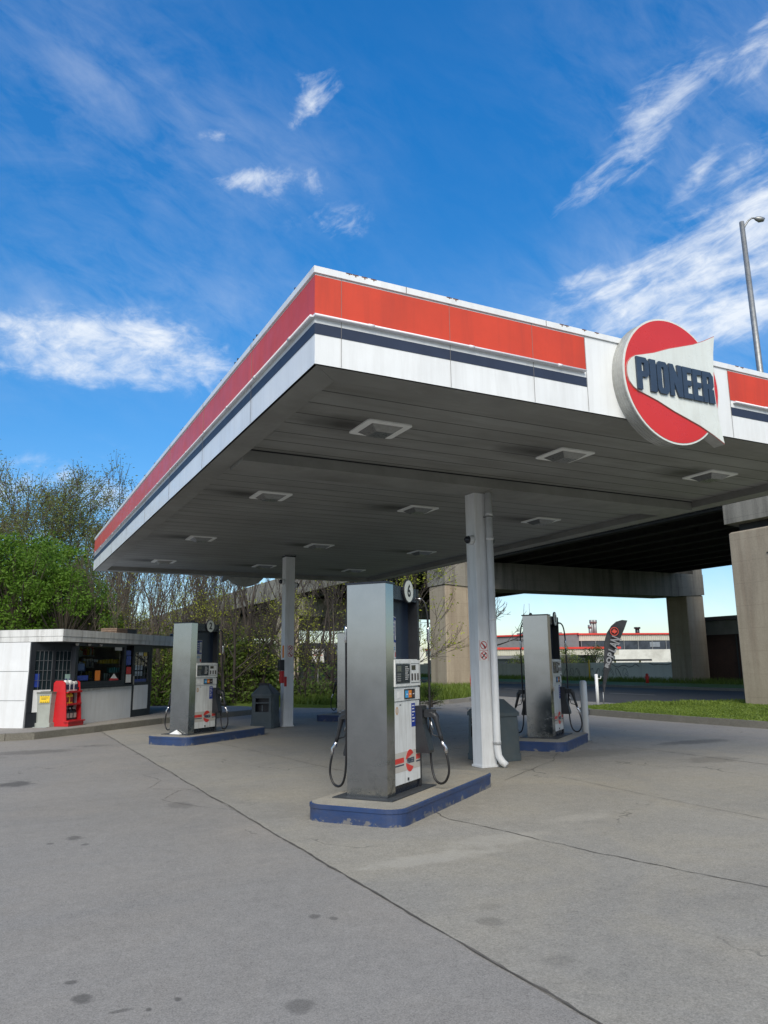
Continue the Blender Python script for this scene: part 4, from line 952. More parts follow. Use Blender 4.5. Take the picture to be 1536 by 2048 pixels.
# ------------------------------------------------------------------ bins
def bin_(label, loc, rz, a, h, squeegee=False):
    b = thing('waste_bin', label, 'bin', loc, rz, 'slate plastic forecourt bins'); k = a/2; k0 = k*1.02; kt = k*.94
    hb = h*.70
    m_ = MB()
    def ring(z, e, c): return [(-e+c,-e,z),(e-c,-e,z),(e,-e+c,z),(e,e-c,z),(e-c,e,z),(-e+c,e,z),(-e,e-c,z),(-e,-e+c,z)]
    L = [ring(0, k0, .05), ring(.1*h, k0, .05), ring(.105*h, k0*.97, .05), ring(hb, kt, .05)]
    vs = [v for r_ in L for v in r_]; fs = [(j*8+i, j*8+(i+1)%8, (j+1)*8+(i+1)%8, (j+1)*8+i) for j in range(3) for i in range(8)]
    # leave the face on -x open between the lower ring and the top, replaced by a frame round the opening
    fs = [f_ for f_ in fs if not (f_[0] == 16+6)]
    m_.add(vs, fs)
    x = lambda z: -(k0*.97+(kt-k0*.97)*(z-.105*h)/(hb-.105*h))-.0005
    y0, y1 = -k+.05+.01, k-.05-.01; za, zb = .36*h, .66*h; yo = k*.60
    for (ya, yb, z0, z1) in ((-k0*.97+.05, k0*.97-.05, .105*h, za), (-kt+.05, kt-.05, zb, hb), (-kt+.045, -yo, za, zb), (yo, kt-.045, za, zb)):
        m_.add([(x(z0), ya, z0), (x(z0), yb, z0), (x(z1), yb, z1), (x(z1), ya, z1)], [(3,2,1,0)])
    m_.build('body', M_binpl, b)
    m_ = MB(); m_.box(-k+.16, -k+.165, -yo, yo, za, zb); m_.box(x(za)+.01, -k+.16, -yo-.01, -yo, za, zb); m_.box(x(za)+.01, -k+.16, yo, yo+.01, za, zb); m_.box(x(za)+.01, -k+.16, -yo, yo, za-.01, za); m_.box(x(za)+.01, -k+.16, -yo, yo, zb, zb+.01); m_.build('recess', M_black, b)
    m_ = MB(); m_.box(-kt-.004, -kt+.12, -yo, yo, za+.62*(zb-za), za+.68*(zb-za)); m_.box(-kt+.01, -kt+.02, -.01, .01, za, za+.5*(zb-za)); m_.build('dispenser', mat('bin_rim', (.10,.12,.13), .5), b)
    m_ = MB(); ko = kt*1.08
    m_.add(ring(hb, ko, .055)+ring(hb+.055*h, ko, .055)+[(-kt*.55,-kt*.28,h*.96),(kt*.55,-kt*.28,h*.96),(kt*.55,kt*.28,h*.96),(-kt*.55,kt*.28,h*.96)],
        [(i,(i+1)%8,8+(i+1)%8,8+i) for i in range(8)]+[(8,9,17,16),(9,10,17),(10,11,18,17),(11,12,18),(12,13,19,18),(13,14,19),(14,15,16,19),(15,8,16),(16,17,18,19),(7,6,5,4,3,2,1,0)])
    m_.build('lid', M_binpl, b)
    if squeegee:
        m_ = MB(); m_.prism([(-ko*.8, hb+.08*h),(-ko*.8-.012, hb+.09*h),(-kt*.5, h*.99),(-kt*.48, h*.96)], -.14, .14, Matrix(((1,0,0,0),(0,0,1,0),(0,1,0,0),(0,0,0,1)))); m_.build('flap', M_black, b)
    return b
bin_('slate grey forecourt bin half hidden behind the near column', (7.62, 11.02, 0), R(0), .66, 1.02)
bin_('slate grey forecourt bin beside the far column', (6.42, 19.50, 0), R(-127+180), .60, 1.13, True)
# bollard, thin post
bl = thing('bollard', 'thick white steel bollard at the end of the right pump island', 'bollard', (10.95, 12.55, 0))
MB().tube([(0,0,0),(0,0,1.17),(0,0,1.2),(0,0,1.205)], [.072,.072,.05,.001], 18).build('tube', M_fasc, bl)
MB().prism(rrect(-.09,.09,-.09,.09,.03), 0, .02).build('foot', M_galv, bl)
ps = thing('marker_post', 'slim white post with a small hook at the tip of the grass island', 'post', (18.62, 20.65, 0))
MB().cyl((0,0,0),(.0,0,1.15),.055,.055,12).build('tube', M_white, ps); MB().tube([(0,0,1.0),(.12,-.08,1.0),(.13,-.09,1.08)], .015, 6).build('hook', M_white, ps)
# feather flag
def flag():
    base = gp(1208, 1413, 0); f_ = thing('feather_flag', 'dark feather banner with a maple leaf roundel and grey lettering by the road', 'flag', (base.x, base.y, 0), -YAW)
    # local x to the right as seen from the pumps
    H = 3.13; k = base.length/F_PX
    def L(px, py):   # photo silhouette turned into metres on the banner's own plane
        d = ray(px, py); n = Vector((_s, _c, 0)); t_ = (base.x*_s+base.y*_c)/(d.x*_s+d.y*_c); P = Vector((0,0,EYE))+d*t_-base
        return (P.x*_c-P.y*_s, P.z)
    left = [(1209,1392),(1207,1370),(1208,1340),(1209,1310),(1210,1285),(1215,1266),(1223,1252),(1233,1243),(1243,1240)]
    right = [(1254,1241),(1248,1258),(1240,1280),(1230,1305),(1220,1335),(1212,1368)]
    P = [L(*q) for q in left]+[L(*q) for q in right]
    import mathutils.geometry as mg
    tri = mg.tessellate_polygon([[Vector((a, b, 0)) for a, b in P]]); n = len(P)
    wv = lambda a, b: .05*sin(b*3.1+a*2)
    m_ = MB(); m_.add([(a, wv(a,b)-.004, b) for a, b in P]+[(a, wv(a,b)+.004, b) for a, b in P], [tuple(t_) for t_ in tri]+[tuple(i+n for i in reversed(t_)) for t_ in tri]+[(i,(i+1)%n,n+(i+1)%n,n+i) for i in range(n)])
    cl_ = m_.build('cloth', mat('flag_cloth', (.020,.023,.030), .7, 0, .15, 3), f_)
    pl = MB(); pl.tube([(0,0,.02)]+[(a-.01, wv(a,b), b) for a, b in P[0:8]], [.018,.016,.015,.014,.013,.012,.010,.009,.008], 7); pl.build('pole', M_black, f_)
    ft = MB(); ft.cyl((0,0,0),(0,0,.5),.022,.02,8); ft.box(-.28,.28,-.03,.03,.0,.04); ft.box(-.03,.03,-.28,.28,.0,.035); ft.build('stand', M_galv, f_)
    # roundel and text, slanted along the banner
    c = L(1227.5, 1263); M_ = Matrix.Translation((c[0], -.07, c[1])) @ Matrix(((1,0,0,0),(0,0,-1,0),(0,1,0,0),(0,0,0,1)))
    r_ = MB(); nn = 24; R0 = .155
    for i in range(nn):
        a0, a1 = 2*pi*i/nn, 2*pi*(i+1)/nn; r_.prism([(R0*.84*cos(a0),R0*.84*sin(a0)),(R0*cos(a0),R0*sin(a0)),(R0*cos(a1),R0*sin(a1)),(R0*.84*cos(a1),R0*.84*sin(a1))], 0, .006, M_)
    leaf = [(0,.11),(.03,.06),(.05,.07),(.045,.02),(.09,.045),(.08,.015),(.105,0),(.055,-.045),(.06,-.06),(.012,-.052),(.008,-.10),(-.008,-.10),(-.012,-.052),(-.06,-.06),(-.055,-.045),(-.105,0),(-.08,.015),(-.09,.045),(-.045,.02),(-.05,.07),(-.03,.06)]
    tr = mg.tessellate_polygon([[Vector((a,b,0)) for a, b in leaf]]); r_.add([M_ @ Vector((a,b,.005)) for a, b in leaf], [tuple(q) for q in tr])
    r_.build('roundel', mat('flag_red', (.50,.05,.03), .6), cl_)
    a, b = L(1211.5, 1336), L(1233.5, 1275); d = Vector((b[0]-a[0], 0, b[1]-a[1])); Lh = d.length; d.normalize()
    tx = MB(); up = Vector((-d.z, 0, d.x)); word = 'ROPLAN'; n_ = len(word)
    for i, ch in enumerate(word):
        o_ = Vector((a[0], -.075, a[1]))+d*(Lh*(i+.5)/n_); s_ = .17+.33*i/(n_-1)
        text_mb(tx, ch, s_, Matrix(((d.x, up.x, 0, o_.x), (0, 0, -1, o_.y), (d.z, up.z, 0, o_.z), (0,0,0,1))), .003, .012, .22/(s_*.78))
    tx.build('lettering', mat('flag_text', (.20,.21,.23), .6), cl_)
flag()
# red feather banner seen edge on behind the bin
rb = gp(941, 1392, 0); rb = Vector((rb.x*.72, rb.y*.72, 0)); r_ = thing('red_banner', 'small bright red banner glimpsed behind the near column', 'flag', rb, -YAW)
kk = rb.length/28.0
rp = []
def RL(px, py):
    d = ray(px, py); t_ = (rb.x*_s+rb.y*_c)/(d.x*_s+d.y*_c); P = Vector((0,0,EYE))+d*t_-rb; return (P.x*_c-P.y*_s, P.z)
rp = [RL(*q) for q in ((941,1345),(940,1360),(941,1372),(944,1384),(950,1393),(957,1393),(957,1334),(946,1335),(943,1337))]
m_ = MB(); m_.prism(rp, -.02, .02, Matrix(((1,0,0,0),(0,0,1,0),(0,1,0,0),(0,0,0,1)))); m_.build('cloth', M_signred, r_)
m_ = MB(); m_.cyl((.1,0,0),(.1,0,rp[-2][1]+.05),.012,.012,6); m_.box(-.12,.32,-.1,.1,0,.03); m_.build('stand', M_galv, r_)
# street light on the grass island
LT, LQ = dp(1483, 443, 20.5), dp(1520, 740, 20.5); ld = (LQ-LT); LBs = LT+ld*((LT.z-.12)/(LT.z-LQ.z)); zt = LT.z-.12
sl_ = thing('street_lamp', 'tall grey street lamp with a cobra head rising behind the canopy', 'street lamp', tuple(LBs), 0)
lo = LT-LBs; lo.z = 0
pm = MB(); pm.tube([(0,0,0), lo*.5+Vector((0,0,zt*.5)), lo+Vector((0,0,zt-.02))], [.12,.095,.07], 12); pm.build('pole', M_galv, sl_)
d = _R*1.0
am = MB(); am.tube([lo+Vector((0,0,zt-.35)), lo+Vector((0,0,zt-.15))+d*.08, lo+Vector((0,0,zt+.02))+d*.2, lo+Vector((0,0,zt+.11))+d*.32, lo+Vector((0,0,zt+.10))+d*.42], [.03,.03,.028,.026,.024], 8); am.build('arm', M_galv, sl_)
hm = MB(); c0 = lo+Vector((0,0,zt+.10)); hm.tube([c0+d*.38, c0+d*.44+Vector((0,0,-.01)), c0+d*.54+Vector((0,0,-.04)), c0+d*.64+Vector((0,0,-.04)), c0+d*.70], [.02,.06,.09,.07,.015], 12); hm.build('lamp_head', M_galv, sl_)
# ================================================================== kiosk
BA = R(52); BO = Vector((2.0, 21.35, 0)); bux = Vector((cos(BA), sin(BA), 0)); buy = Vector((-sin(BA), cos(BA), 0))
def bw_(px, py, y=0.0):        # (along, height) on the kiosk's front plane offset y inwards
    d = ray(px, py); o = BO+buy*y; n = buy; t_ = (o.dot(n))/(d.dot(n)); P = Vector((0,0,EYE))+d*t_-o; return P.dot(bux), P.z
bk = thing('kiosk', 'low white and black pay kiosk with barred windows and a flat white roof', 'kiosk', (BO.x, BO.y, .14), BA)
M_kw = mat('kiosk_white', (.68,.70,.71), .5, 0, .05, 1.6, (.40,.38,.34), .25, True)
M_kf = mat('kiosk_fascia', (.64,.65,.64), .5, 0, .08, 1.2, (.16,.15,.13), .6, True)
M_kb = mat('kiosk_black', (.012,.015,.02), .45, 0, .2, 3)
M_bar = mat('window_bar', (.10,.11,.12), .5, 0, .2, 5)
Z = lambda z: z-.14
# roof slab
rp_ = [(-.95,-.14),(7.0,-.14),(7.0,5.2),(-.80,5.2)]
zr0, zr1 = 2.19, 2.50
m_ = MB(); m_.prism(rp_, Z(zr0)+.012, Z(zr0)+.14); m_.prism([(a-(.012 if a < 3 else -.012), b-(.012 if b < 3 else -.012)) for a, b in rp_], Z(zr0)+.141, Z(zr1)); m_.build('roof', M_kf, bk)
m_ = MB()
for xx in (1.2, 3.6, 5.6): m_.box(xx, xx+.012, -.156, -.1521, Z(zr0)+.145, Z(zr1)-.005)
for xx in (.9, 2.2, 3.4, 4.9, 6.1): m_.box(xx, xx+.012, -.144, -.1405, Z(zr0)+.015, Z(zr0)+.138)
m_.build('roof_seams', M_galv, bk)
m_ = MB(); m_.box(-.8, 6.9, -.0, 5.0, Z(zr0)-.02, Z(zr0)+.011); m_.build('roof_underside', M_kb, bk)
# left white wall (battered) and its dark corner
xl = -1.06
m_ = MB(); m_.add([(xl,.70,Z(.12)),(xl,5.0,Z(.12)),(xl+.10,5.0,Z(zr0)),(xl+.10,.70,Z(zr0)),(xl+.2,.70,Z(.12)),(xl+.2,5,Z(.12)),(xl+.2,5,Z(zr0)),(xl+.2,.70,Z(zr0))], [(0,3,2,1),(0,4,7,3),(4,5,6,7),(1,2,6,5)])
m_.build('side_wall', M_kw, bk)
m_ = MB()
for zz in (.78, 1.48): m_.add([(xl-.004+.10*(zz-.12)/2.07,.72,Z(zz)),(xl-.004+.10*(zz-.12)/2.07,4.9,Z(zz)),(xl-.004+.10*(zz+.01-.12)/2.07,4.9,Z(zz+.012)),(xl-.004+.10*(zz+.01-.12)/2.07,.72,Z(zz+.012))], [(0,1,2,3)])
m_.build('wall_seams', M_galv, bk)
m_ = MB(); m_.add([(xl-.01,1.62,Z(.14)),(xl-.01,2.6,Z(.14)),(xl+.085,2.6,Z(2.0)),(xl+.085,1.62,Z(2.0)),(xl+.04,1.62,Z(.14)),(xl+.04,2.6,Z(.14)),(xl+.15,2.6,Z(2.0)),(xl+.15,1.62,Z(2.0))], [(0,3,2,1),(4,5,6,7),(0,1,5,4),(1,2,6,5),(2,3,7,6),(3,0,4,7)]); sd_ = m_.build('side_door', M_white, bk)
MB().cyl((xl-.02+.04,1.72,Z(1.1)),(xl-.05+.04,1.72,Z(1.1)),.02,.02,8).build('handle', M_black, sd_)
# chamfered corner with barred windows: from (xl,.70) to (0,0)
A = Vector((xl+.09, .64, 0)); B = Vector((-.02, .06, 0)); e = (B-A); Lc = e.length; e.normalize(); en = Vector((e.y, -e.x, 0))
CF = Matrix(((e.x, 0, en.x, A.x), (e.y, 0, en.y, A.y), (0, 1, 0, -.14), (0,0,0,1)))
def cx_(mb, a, b, z0, z1, d0, d1): mb.prism([(a,z0),(b,z0),(b,z1),(a,z1)], d0, d1, CF); return mb
m_ = MB(); cx_(m_, -.05, Lc, .14, .50, -.05, .0); cx_(m_, -.05, .07, .50, zr0, -.05, .02); cx_(m_, Lc-.12, Lc, .5, zr0, -.05, .02); cx_(m_, Lc*.49-.03, Lc*.49+.03, .5, zr0, -.05, .02); cx_(m_, .07, Lc-.12, 2.0, zr0, -.05, .01); cf_ = m_.build('corner_frame', M_kb, bk)
def bars(par, a, b, z0, z1, nx, nz, FR_, d=.012):
    m_ = MB()
    for i in range(nx+1): x = a+(b-a)*i/nx; m_.prism([(x-.006,z0),(x+.006,z0),(x+.006,z1),(x-.006,z1)], d, d+.012, FR_)
    for j in range(nz+1): zz = z0+(z1-z0)*j/nz; m_.prism([(a,zz-.005),(b,zz-.005),(b,zz+.005),(a,zz+.005)], d+.012, d+.02, FR_)
    return m_.build('bars', M_bar, par)
for (a, b) in ((.07, Lc*.49-.03), (Lc*.49+.03, Lc-.12)):
    wn = MB(); cx_(wn, a, b, 1.0, 2.0, -.04, -.03); wn = wn.build('corner_window', M_glass_dark, bk); bars(wn, a+.01, b-.01, 1.02, 1.98, 4, 4, CF, -.02)
    cx_(MB(), a+.005, b-.005, .50, 1.03, -.045, .012).build('lower_panel', M_kw if a < .1 else mat('panel_green', (.36,.42,.41), .5), bk)
cx_(MB(), .10, .22, 1.10, 1.42, -.028, -.024).build('blue_notice', M_bluepost, bk)
cx_(MB(), Lc*.49+.30, Lc*.49+.47, 1.02, 1.40, .013, .02).build('green_notice', mat('notice_green', (.22,.33,.30), .5), bk)
# front facade
FF = Matrix(((1,0,0,0),(0,0,-1,0),(0,1,0,-.14),(0,0,0,1)))
def fx(mb, a, b, z0, z1, d0, d1): mb.prism([(a,z0),(b,z0),(b,z1),(a,z1)], d0, d1, FF); return mb
xw0, _ = bw_(150, 1330); xw1, _ = bw_(247, 1330); xs0 = .02; xs1, _ = bw_(262, 1400); xd1, _ = bw_(299, 1360); xt1, _ = bw_(305, 1300)
zs0 = bw_(200, 1374)[1]; zw0 = bw_(200, 1362)[1]; zw1 = min(zr0-.08, bw_(200, 1292)[1])
fx(MB(), xs0, xs1, .12, zs0, -.2, .0).build('front_wall', M_kw, bk)
m_ = MB(); m_.prism([(xs0, zs0-.10), (xs0+.0, zs0), (xs1, zs0), (xs1, zs0-.012)], .0005, .012, FF); m_.build('apron', M_kf, bk)
fr = MB(); fx(fr, xs0-.05, xw0, zs0, zr0, -.12, .01); fx(fr, xw1, xw1+.10, zs0, zr0, -.12, .01); fx(fr, xw0, xw1, zs0, zw0, -.12, .01); fx(fr, xw0, xw1, zw1, zr0, -.12, .01); fx(fr, xs0-.05, xs1, zs0-.02, zs0+.03, .012, .05); fr.build('window_frame', M_kb, bk)
# interior seen through glass
def glass():
    m = bpy.data.materials.new('clear_glass'); m.use_nodes = True; t = NT(m.node_tree); nt = m.node_tree
    tr = t.n('ShaderNodeBsdfTransparent'); tr.inputs[0].default_value = (.80,.88,.88,1); gl = t.n('ShaderNodeBsdfGlossy'); gl.inputs['Roughness'].default_value = .02
    ms = t.n('ShaderNodeMixShader'); fr = t.n('ShaderNodeFresnel'); fr.inputs[0].default_value = 1.5
    t.l(fr.outputs[0], ms.inputs[0]); t.l(tr.outputs[0], ms.inputs[1]); t.l(gl.outputs[0], ms.inputs[2]); t.l(ms.outputs[0], nt.nodes['Material Output'].inputs[0]); return m
M_gl = glass()
wn = MB().add([FF @ Vector(v) for v in ((xw0,zw0,-.05),(xw1,zw0,-.05),(xw1,zw1,-.05),(xw0,zw1,-.05))], [(0,1,2,3)]).build('front_window', M_gl, bk)
m_ = MB(); fx(m_, xw0+.01, xw1-.01, zw0, zw0+.0, -.05, -.05)
it = MB(); it.box(-.9, xt1, 2.5, 2.6, 0, Z(zr0)-.03); it.box(-.86, xt1, .2, 2.5, 0, .01); it.box(xt1-.02, xt1+.1, .15, 5, 0, Z(zr0)-.03); it.build('interior_wall', mat('interior_grey', (.30,.34,.33), .8, 0, .3, 2), bk)
sv = MB()
for k in range(4): sv.box(xw0+.2, xw1+.6, 1.3, 1.6, .75+k*.33, .78+k*.33)
sv.box(xw0+.7, xw0+1.0, .9, 1.3, 0, Z(zr0)-.05)
sv.build('shelves', mat('shelf_pale', (.55,.58,.55), .6, 0, .2, 3), bk)
random.seed(5)
stock = {'stock_white': [], 'stock_blue': [], 'stock_yellow': [], 'stock_red': []}
SM = {'stock_white': M_paper, 'stock_blue': mat('stock_cyan', (.04,.18,.30), .5), 'stock_yellow': M_yellow, 'stock_red': M_rackred}
mbs = {k: MB() for k in stock}
for k in range(4):
    x = xw0+.25
    while x < xw1+.5:
        w_ = random.uniform(.04, .11); kk = random.choice(list(stock)+['stock_white', 'stock_yellow'] if k == 2 else list(stock)+[None, None])
        if kk: mbs[kk].box(x, x+w_, 1.25, 1.38, .78+k*.33, .78+k*.33+random.uniform(.10, .24))
        x += w_+random.uniform(.01, .06)
for k, m_ in mbs.items(): m_.build('shelf_stock', SM[k], bk)
ctr = MB(); ctr.box(xw0, xw1, .35, .8, 0, Z(zw0)+.02); ctr.build('counter', M_kb, bk)
def goods(x0, y0, x1, y1, mt, nm, n=1, gap=.25):
    a = bw_(x0, (y0+y1)/2, .2)[0]; b = bw_(x1, (y0+y1)/2, .2)[0]; z0 = bw_((x0+x1)/2, y1, .2)[1]; z1 = bw_((x0+x1)/2, y0, .2)[1]; st = (b-a)/n
    for i in range(n): MB().cbox(a+i*st, a+i*st+st*(1-gap), .16, .24, Z(z0), Z(z1-random.uniform(0, .25)*(z1-z0)), .004).build(nm, mt, bk)
goods(197, 1318, 246, 1327, M_yellow, 'shelf_goods', 9); goods(197, 1327.5, 246, 1328.5, M_bar, 'goods_shelf')
goods(216, 1334, 242, 1345, mat('goods_teal', (.10,.50,.55), .4), 'shelf_goods', 6, .35); goods(186, 1318, 194, 1324, M_paper, 'shelf_goods', 3, .4)
goods(165, 1317, 184, 1322, M_paper, 'shelf_goods', 6, .45); goods(156, 1299, 164, 1314, mat('goods_pale', (.3,.34,.3), .5), 'hanging_packs', 2, .3); goods(205, 1346, 219, 1360, mat('goods_grey', (.42,.5,.5), .5), 'counter_goods', 3, .3)
goods(154, 1330, 170, 1345, mat('goods_navy', (.04,.08,.16), .4), 'counter_goods', 2, .1); goods(160, 1342, 162, 1349, M_paper, 'counter_goods')
# stickers and notices on the glass
def note(a, b, z0, z1, mt, nm, d=-.045): return fx(MB(), a, b, z0, z1, d, d+.003).build(nm, mt, bk)
def npx(x0, y0, x1, y1, mt, nm, d=-.045):
    a = bw_(x0, (y0+y1)/2)[0]; b = bw_(x1, (y0+y1)/2)[0]; return note(a, b, bw_((x0+x1)/2, y1)[1], bw_((x0+x1)/2, y0)[1], mt, nm, d)
npx(149, 1351, 179, 1361, M_bluepost, 'blue_notice'); npx(193, 1341, 203, 1361, M_orange, 'orange_box')
npx(233, 1293, 247, 1301, M_paper, 'notice'); npx(151, 1327, 172, 1341, mat('notice_navy', (.03,.06,.14), .5), 'notice')
tr_ = MB(); a = bw_(221, 1361); b = bw_(240, 1361); c = bw_(231, 1347); tr_.prism([(a[0], a[1]), (b[0], b[1]), (c[0], c[1])], -.046, -.043, FF); tr_.build('triangle_sign', M_paper, bk)
tr_ = MB(); tr_.prism([(a[0], a[1]), (b[0], b[1]), (b[0]-.05, b[1]+.06), (a[0]+.05, a[1]+.06)], -.0428, -.041, FF); tr_.build('triangle_stripe', M_fuzz, bk)
npx(252, 1301, 261, 1311, M_bluepost, 'door_post_notice', .011); npx(252, 1312, 261, 1330, M_bluepost, 'door_post_notice', .011); npx(252, 1334, 261, 1348, M_rackred, 'red_notice', .011); npx(251, 1349, 261, 1365, M_paper, 'white_notice', .011)
# door
dr = MB(); xa, xb = xs1+.02, xd1; zd1 = zr0-.06
fx(dr, xa, xa+.11, .14, zd1, -.06, .0); fx(dr, xb-.10, xb, .14, zd1, -.06, .0); fx(dr, xa+.11, xb-.10, zd1-.14, zd1, -.06, 0); fx(dr, xa+.11, xb-.10, .14, .36, -.06, 0); fx(dr, xa+.11, xb-.10, 1.02, 1.12, -.06, 0)
dr = dr.build('door', M_kb, bk)
fx(MB(), xa+.10, xb-.09, .34, 1.03, -.04, .006).build('kick_panel', M_kw, dr)
MB().add([FF @ Vector(v) for v in ((xa+.11,1.12,-.03),(xb-.10,1.12,-.03),(xb-.10,zd1-.14,-.03),(xa+.11,zd1-.14,-.03))], [(0,1,2,3)]).build('pane', M_gl, dr); bars(dr, xa+.12, xb-.11, 1.14, zd1-.16, 4, 4, FF, -.028)
fx(MB(), xa+.03, xa+.06, 1.05, 1.3, .0, .03).build('handle', M_galv, dr)
npx(270, 1358, 293, 1367, M_bluepost, 'door_notice', -.02)
for k in range(3):
    for j in range(2): note(xa+.15+k*.16, xa+.26+k*.16, 1.30+j*.17, 1.43+j*.17, mat('notice_pale', (.40,.48,.55), .5, 0, .1, 4), 'door_notice', -.02)
npx(289, 1304, 295, 1312, M_yellow, 'yellow_notice', -.02); npx(279, 1304, 287, 1311, M_paper, 'pale_notice', -.02)
fx(MB(), xb, xt1, .12, zr0, -.5, .01).build('end_jamb', M_kb, bk); fx(MB(), xs1, xs1+.02, .14, zr0, -.1, .01).build('door_jamb', M_kb, bk)
fx(MB(), xs1, xb, zd1, zr0, -.1, .01).build('door_head', M_kb, bk)
bl_ = MB()
for i in range(3): x = -.15+i*.55; bl_.cyl((x, -.03, Z(zr0)-.02), (x, -.03, Z(zr0)-.075), .05, .03, 10)
bl_.build('soffit_lamps', mat('soffit_lamp', (.4,.4,.38), .4), bk)
# roof clutter
pl = thing('pallet', 'small wooden crate lying on the kiosk roof', 'crate', tuple((BO+bux*bw_(229, 1258, .5)[0]+buy*.5).xy)+(zr1,), BA)
m_ = MB()
for k in range(3): m_.box(-.30,.30,-.25,.25,.02+k*.05,.058+k*.05)
pm_ = m_.build('slats', M_wood, pl); m_ = MB()
for xx in (-.28, .0, .24): m_.box(xx, xx+.04, -.24, .24, 0, .165)
m_.build('bearers', M_wood, pl)
q = BO+bux*(bw_(250, 1258, .6)[0]); q = q+buy*.6
rb_ = thing('roof_box', 'dark metal box beside the crate on the kiosk roof', 'box', (q.x, q.y, zr1), BA)
MB().cbox(-.36,.36,-.2,.2,0,.16,.01).build('casing', M_kb, rb_); MB().box(-.38,.38,-.22,.22,.161,.175).build('lid', M_black, rb_)
for xx in (5.05, 5.5):
    q = BO+bux*xx-buy*.05; m_ = MB(); m_.cyl((0,0,0),(0,0,.05),.03,.03,8); m_.tube([(0,0,.05),(-.05,-.05,.04),(-.09,-.1,-.02)],[.045,.05,.04],8)
    m_.build('flood_lamp', M_black, loc=(q.x, q.y, zr1), label='small black flood lamp on the kiosk roof edge, %s' % ('nearer the door' if xx < 5.2 else 'nearer pump 2'), cat='lamp', group='flood lamps on the kiosk roof edge')
# ashtray / litter urn
q = gp(88, 1453, .145)
um = thing('litter_urn', 'pale grey concrete litter urn with an orange label by the kiosk corner', 'bin', (q.x, q.y, .145), R(20))
M_urn = mat('urn_grey', (.36,.39,.36), .7, 0, .08, 5, (.2,.19,.16), .4)
def hexa(r, n=6, a=30): return [(r*cos(R(a+360*i/n)), r*sin(R(a+360*i/n))) for i in range(n)]
MB().prism(hexa(.29), 0, .10).prism(hexa(.25), .101, .54, None, hexa(.27)).build('body', M_urn, um)
MB().prism(hexa(.27), .545, .80, None, hexa(.30)).build('collar', M_urn, um)
MB().prism(hexa(.31), .801, .835).prism(hexa(.20), .836, .85).build('tray', mat('urn_top', (.16,.17,.15), .7), um)
MB().tube([(-.05,0,.85),(-.05,0,.93),(.04,0,.95),(.05,0,.86)], .012, 6).build('handle', M_galv, um)
d_ = (Vector((0,0,0))-q).normalized(); a = math.atan2(d_.y, d_.x)-R(20)
# label on the flat facing the lot
best = min(range(6), key=lambda i: abs(((R(60*i+60-0)-a+pi) % (2*pi))-pi)); an = R(60*best+60)
m_ = MB(); c_, s_ = cos(an), sin(an); LM = Matrix(((-s_,0,c_,c_*.2405),(c_,0,s_,s_*.2405),(0,1,0,.0),(0,0,0,1)))
m_.prism([(-.11,.58),(.11,.58),(.115,.76),(-.115,.76)], .004, .014, LM); lb_ = m_.build('label', M_yellow, um)
m_ = MB()
for k in range(4): m_.prism([(-.09+k*.05,.735),(-.065+k*.05,.735),(-.065+k*.05,.75),(-.09+k*.05,.75)], .015, .017, LM); m_.prism([(-.09+k*.05,.59),(-.065+k*.05,.59),(-.065+k*.05,.605),(-.09+k*.05,.605)], .015, .017, LM)
m_.prism([(-.08,.69),(.08,.69),(.08,.70),(-.08,.70)], .015, .017, LM); m_.prism([(-.08,.66),(.03,.66),(.03,.67),(-.08,.67)], .015, .017, LM); m_.build('label_print', M_black, lb_)
# red rack with products
q = gp(133, 1451, .145); RA = BA+R(-2)
rk = thing('product_rack', 'red plastic display rack of oil and fluid bottles in front of the kiosk', 'rack', (q.x, q.y, .145), RA)
RZ = [.10, .50, .80]; ht = 1.10
m_ = MB(); SP = [(-.20,0),(.22,0),(.22,ht-.06),(.16,ht),(-.02,ht),(-.10,ht-.05),(-.16,ht*.5)]
YZ = Matrix(((0,0,1,0),(1,0,0,0),(0,1,0,0),(0,0,0,1)))
for x in (-.31, .28): m_.prism(SP, x, x+.03, YZ)
m_.box(-.28, .28, .19, .219, 0, ht-.06); m_.build('side_panels', M_rackred, rk)
m_ = MB(); m_.box(-.31,.31,-.26,-.201,.0,.10); m_.box(-.34,.34,-.29,-.14,.10,.13); m_.build('base_lip', M_rackred, rk)
for k, zz in enumerate(RZ):
    m_ = MB(); m_.box(-.279,.279,-.19,.189,zz,zz+.02); m_.box(-.279,.279,-.195,-.185,zz+.021,zz+.05); m_.build('shelf', M_rackred, rk)
def prod(name, lbl, dx, dy, z_, mk, grp):
    L = Vector((q.x, q.y, 0))+Vector((cos(RA),sin(RA),0))*dx+Vector((-sin(RA),cos(RA),0))*dy
    o = mk(name); o.location = (L.x, L.y, .145+z_); o.rotation_euler.z = RA; tag(o, lbl, 'bottle', grp)
def jug(body, cap, lab, s=1.0):
    def mk(nm):
        o = bpy.data.objects.new(nm, None); COL.objects.link(o)
        m_ = MB(); m_.prism(rrect(-.07*s,.07*s,-.05*s,.05*s,.025*s), 0, .20*s); m_.prism(rrect(-.07*s,.07*s,-.05*s,.05*s,.025*s), .20*s, .25*s, None, rrect(-.025*s,.025*s,-.025*s,.025*s,.01*s)); m_.build('body', body, o)
        MB().cyl((0,0,.25*s),(0,0,.285*s),.026*s,.026*s,10).build('cap', cap, o)
        MB().box(-.05*s,.05*s,-.054*s,-.0505*s,.05*s,.16*s).build('label', lab, o); return o
    return mk
for i in range(3): prod('jug', 'white washer fluid jug with dark label on top of the red rack, %s' % ('left', 'middle', 'right')[i], -.18+i*.17, -.02, RZ[2]+.021, jug(M_paper, mat('cap_navy', (.02,.03,.10), .4), mat('label_dark', (.04,.04,.09), .4), 1.15), 'jugs on the top shelf of the red rack')
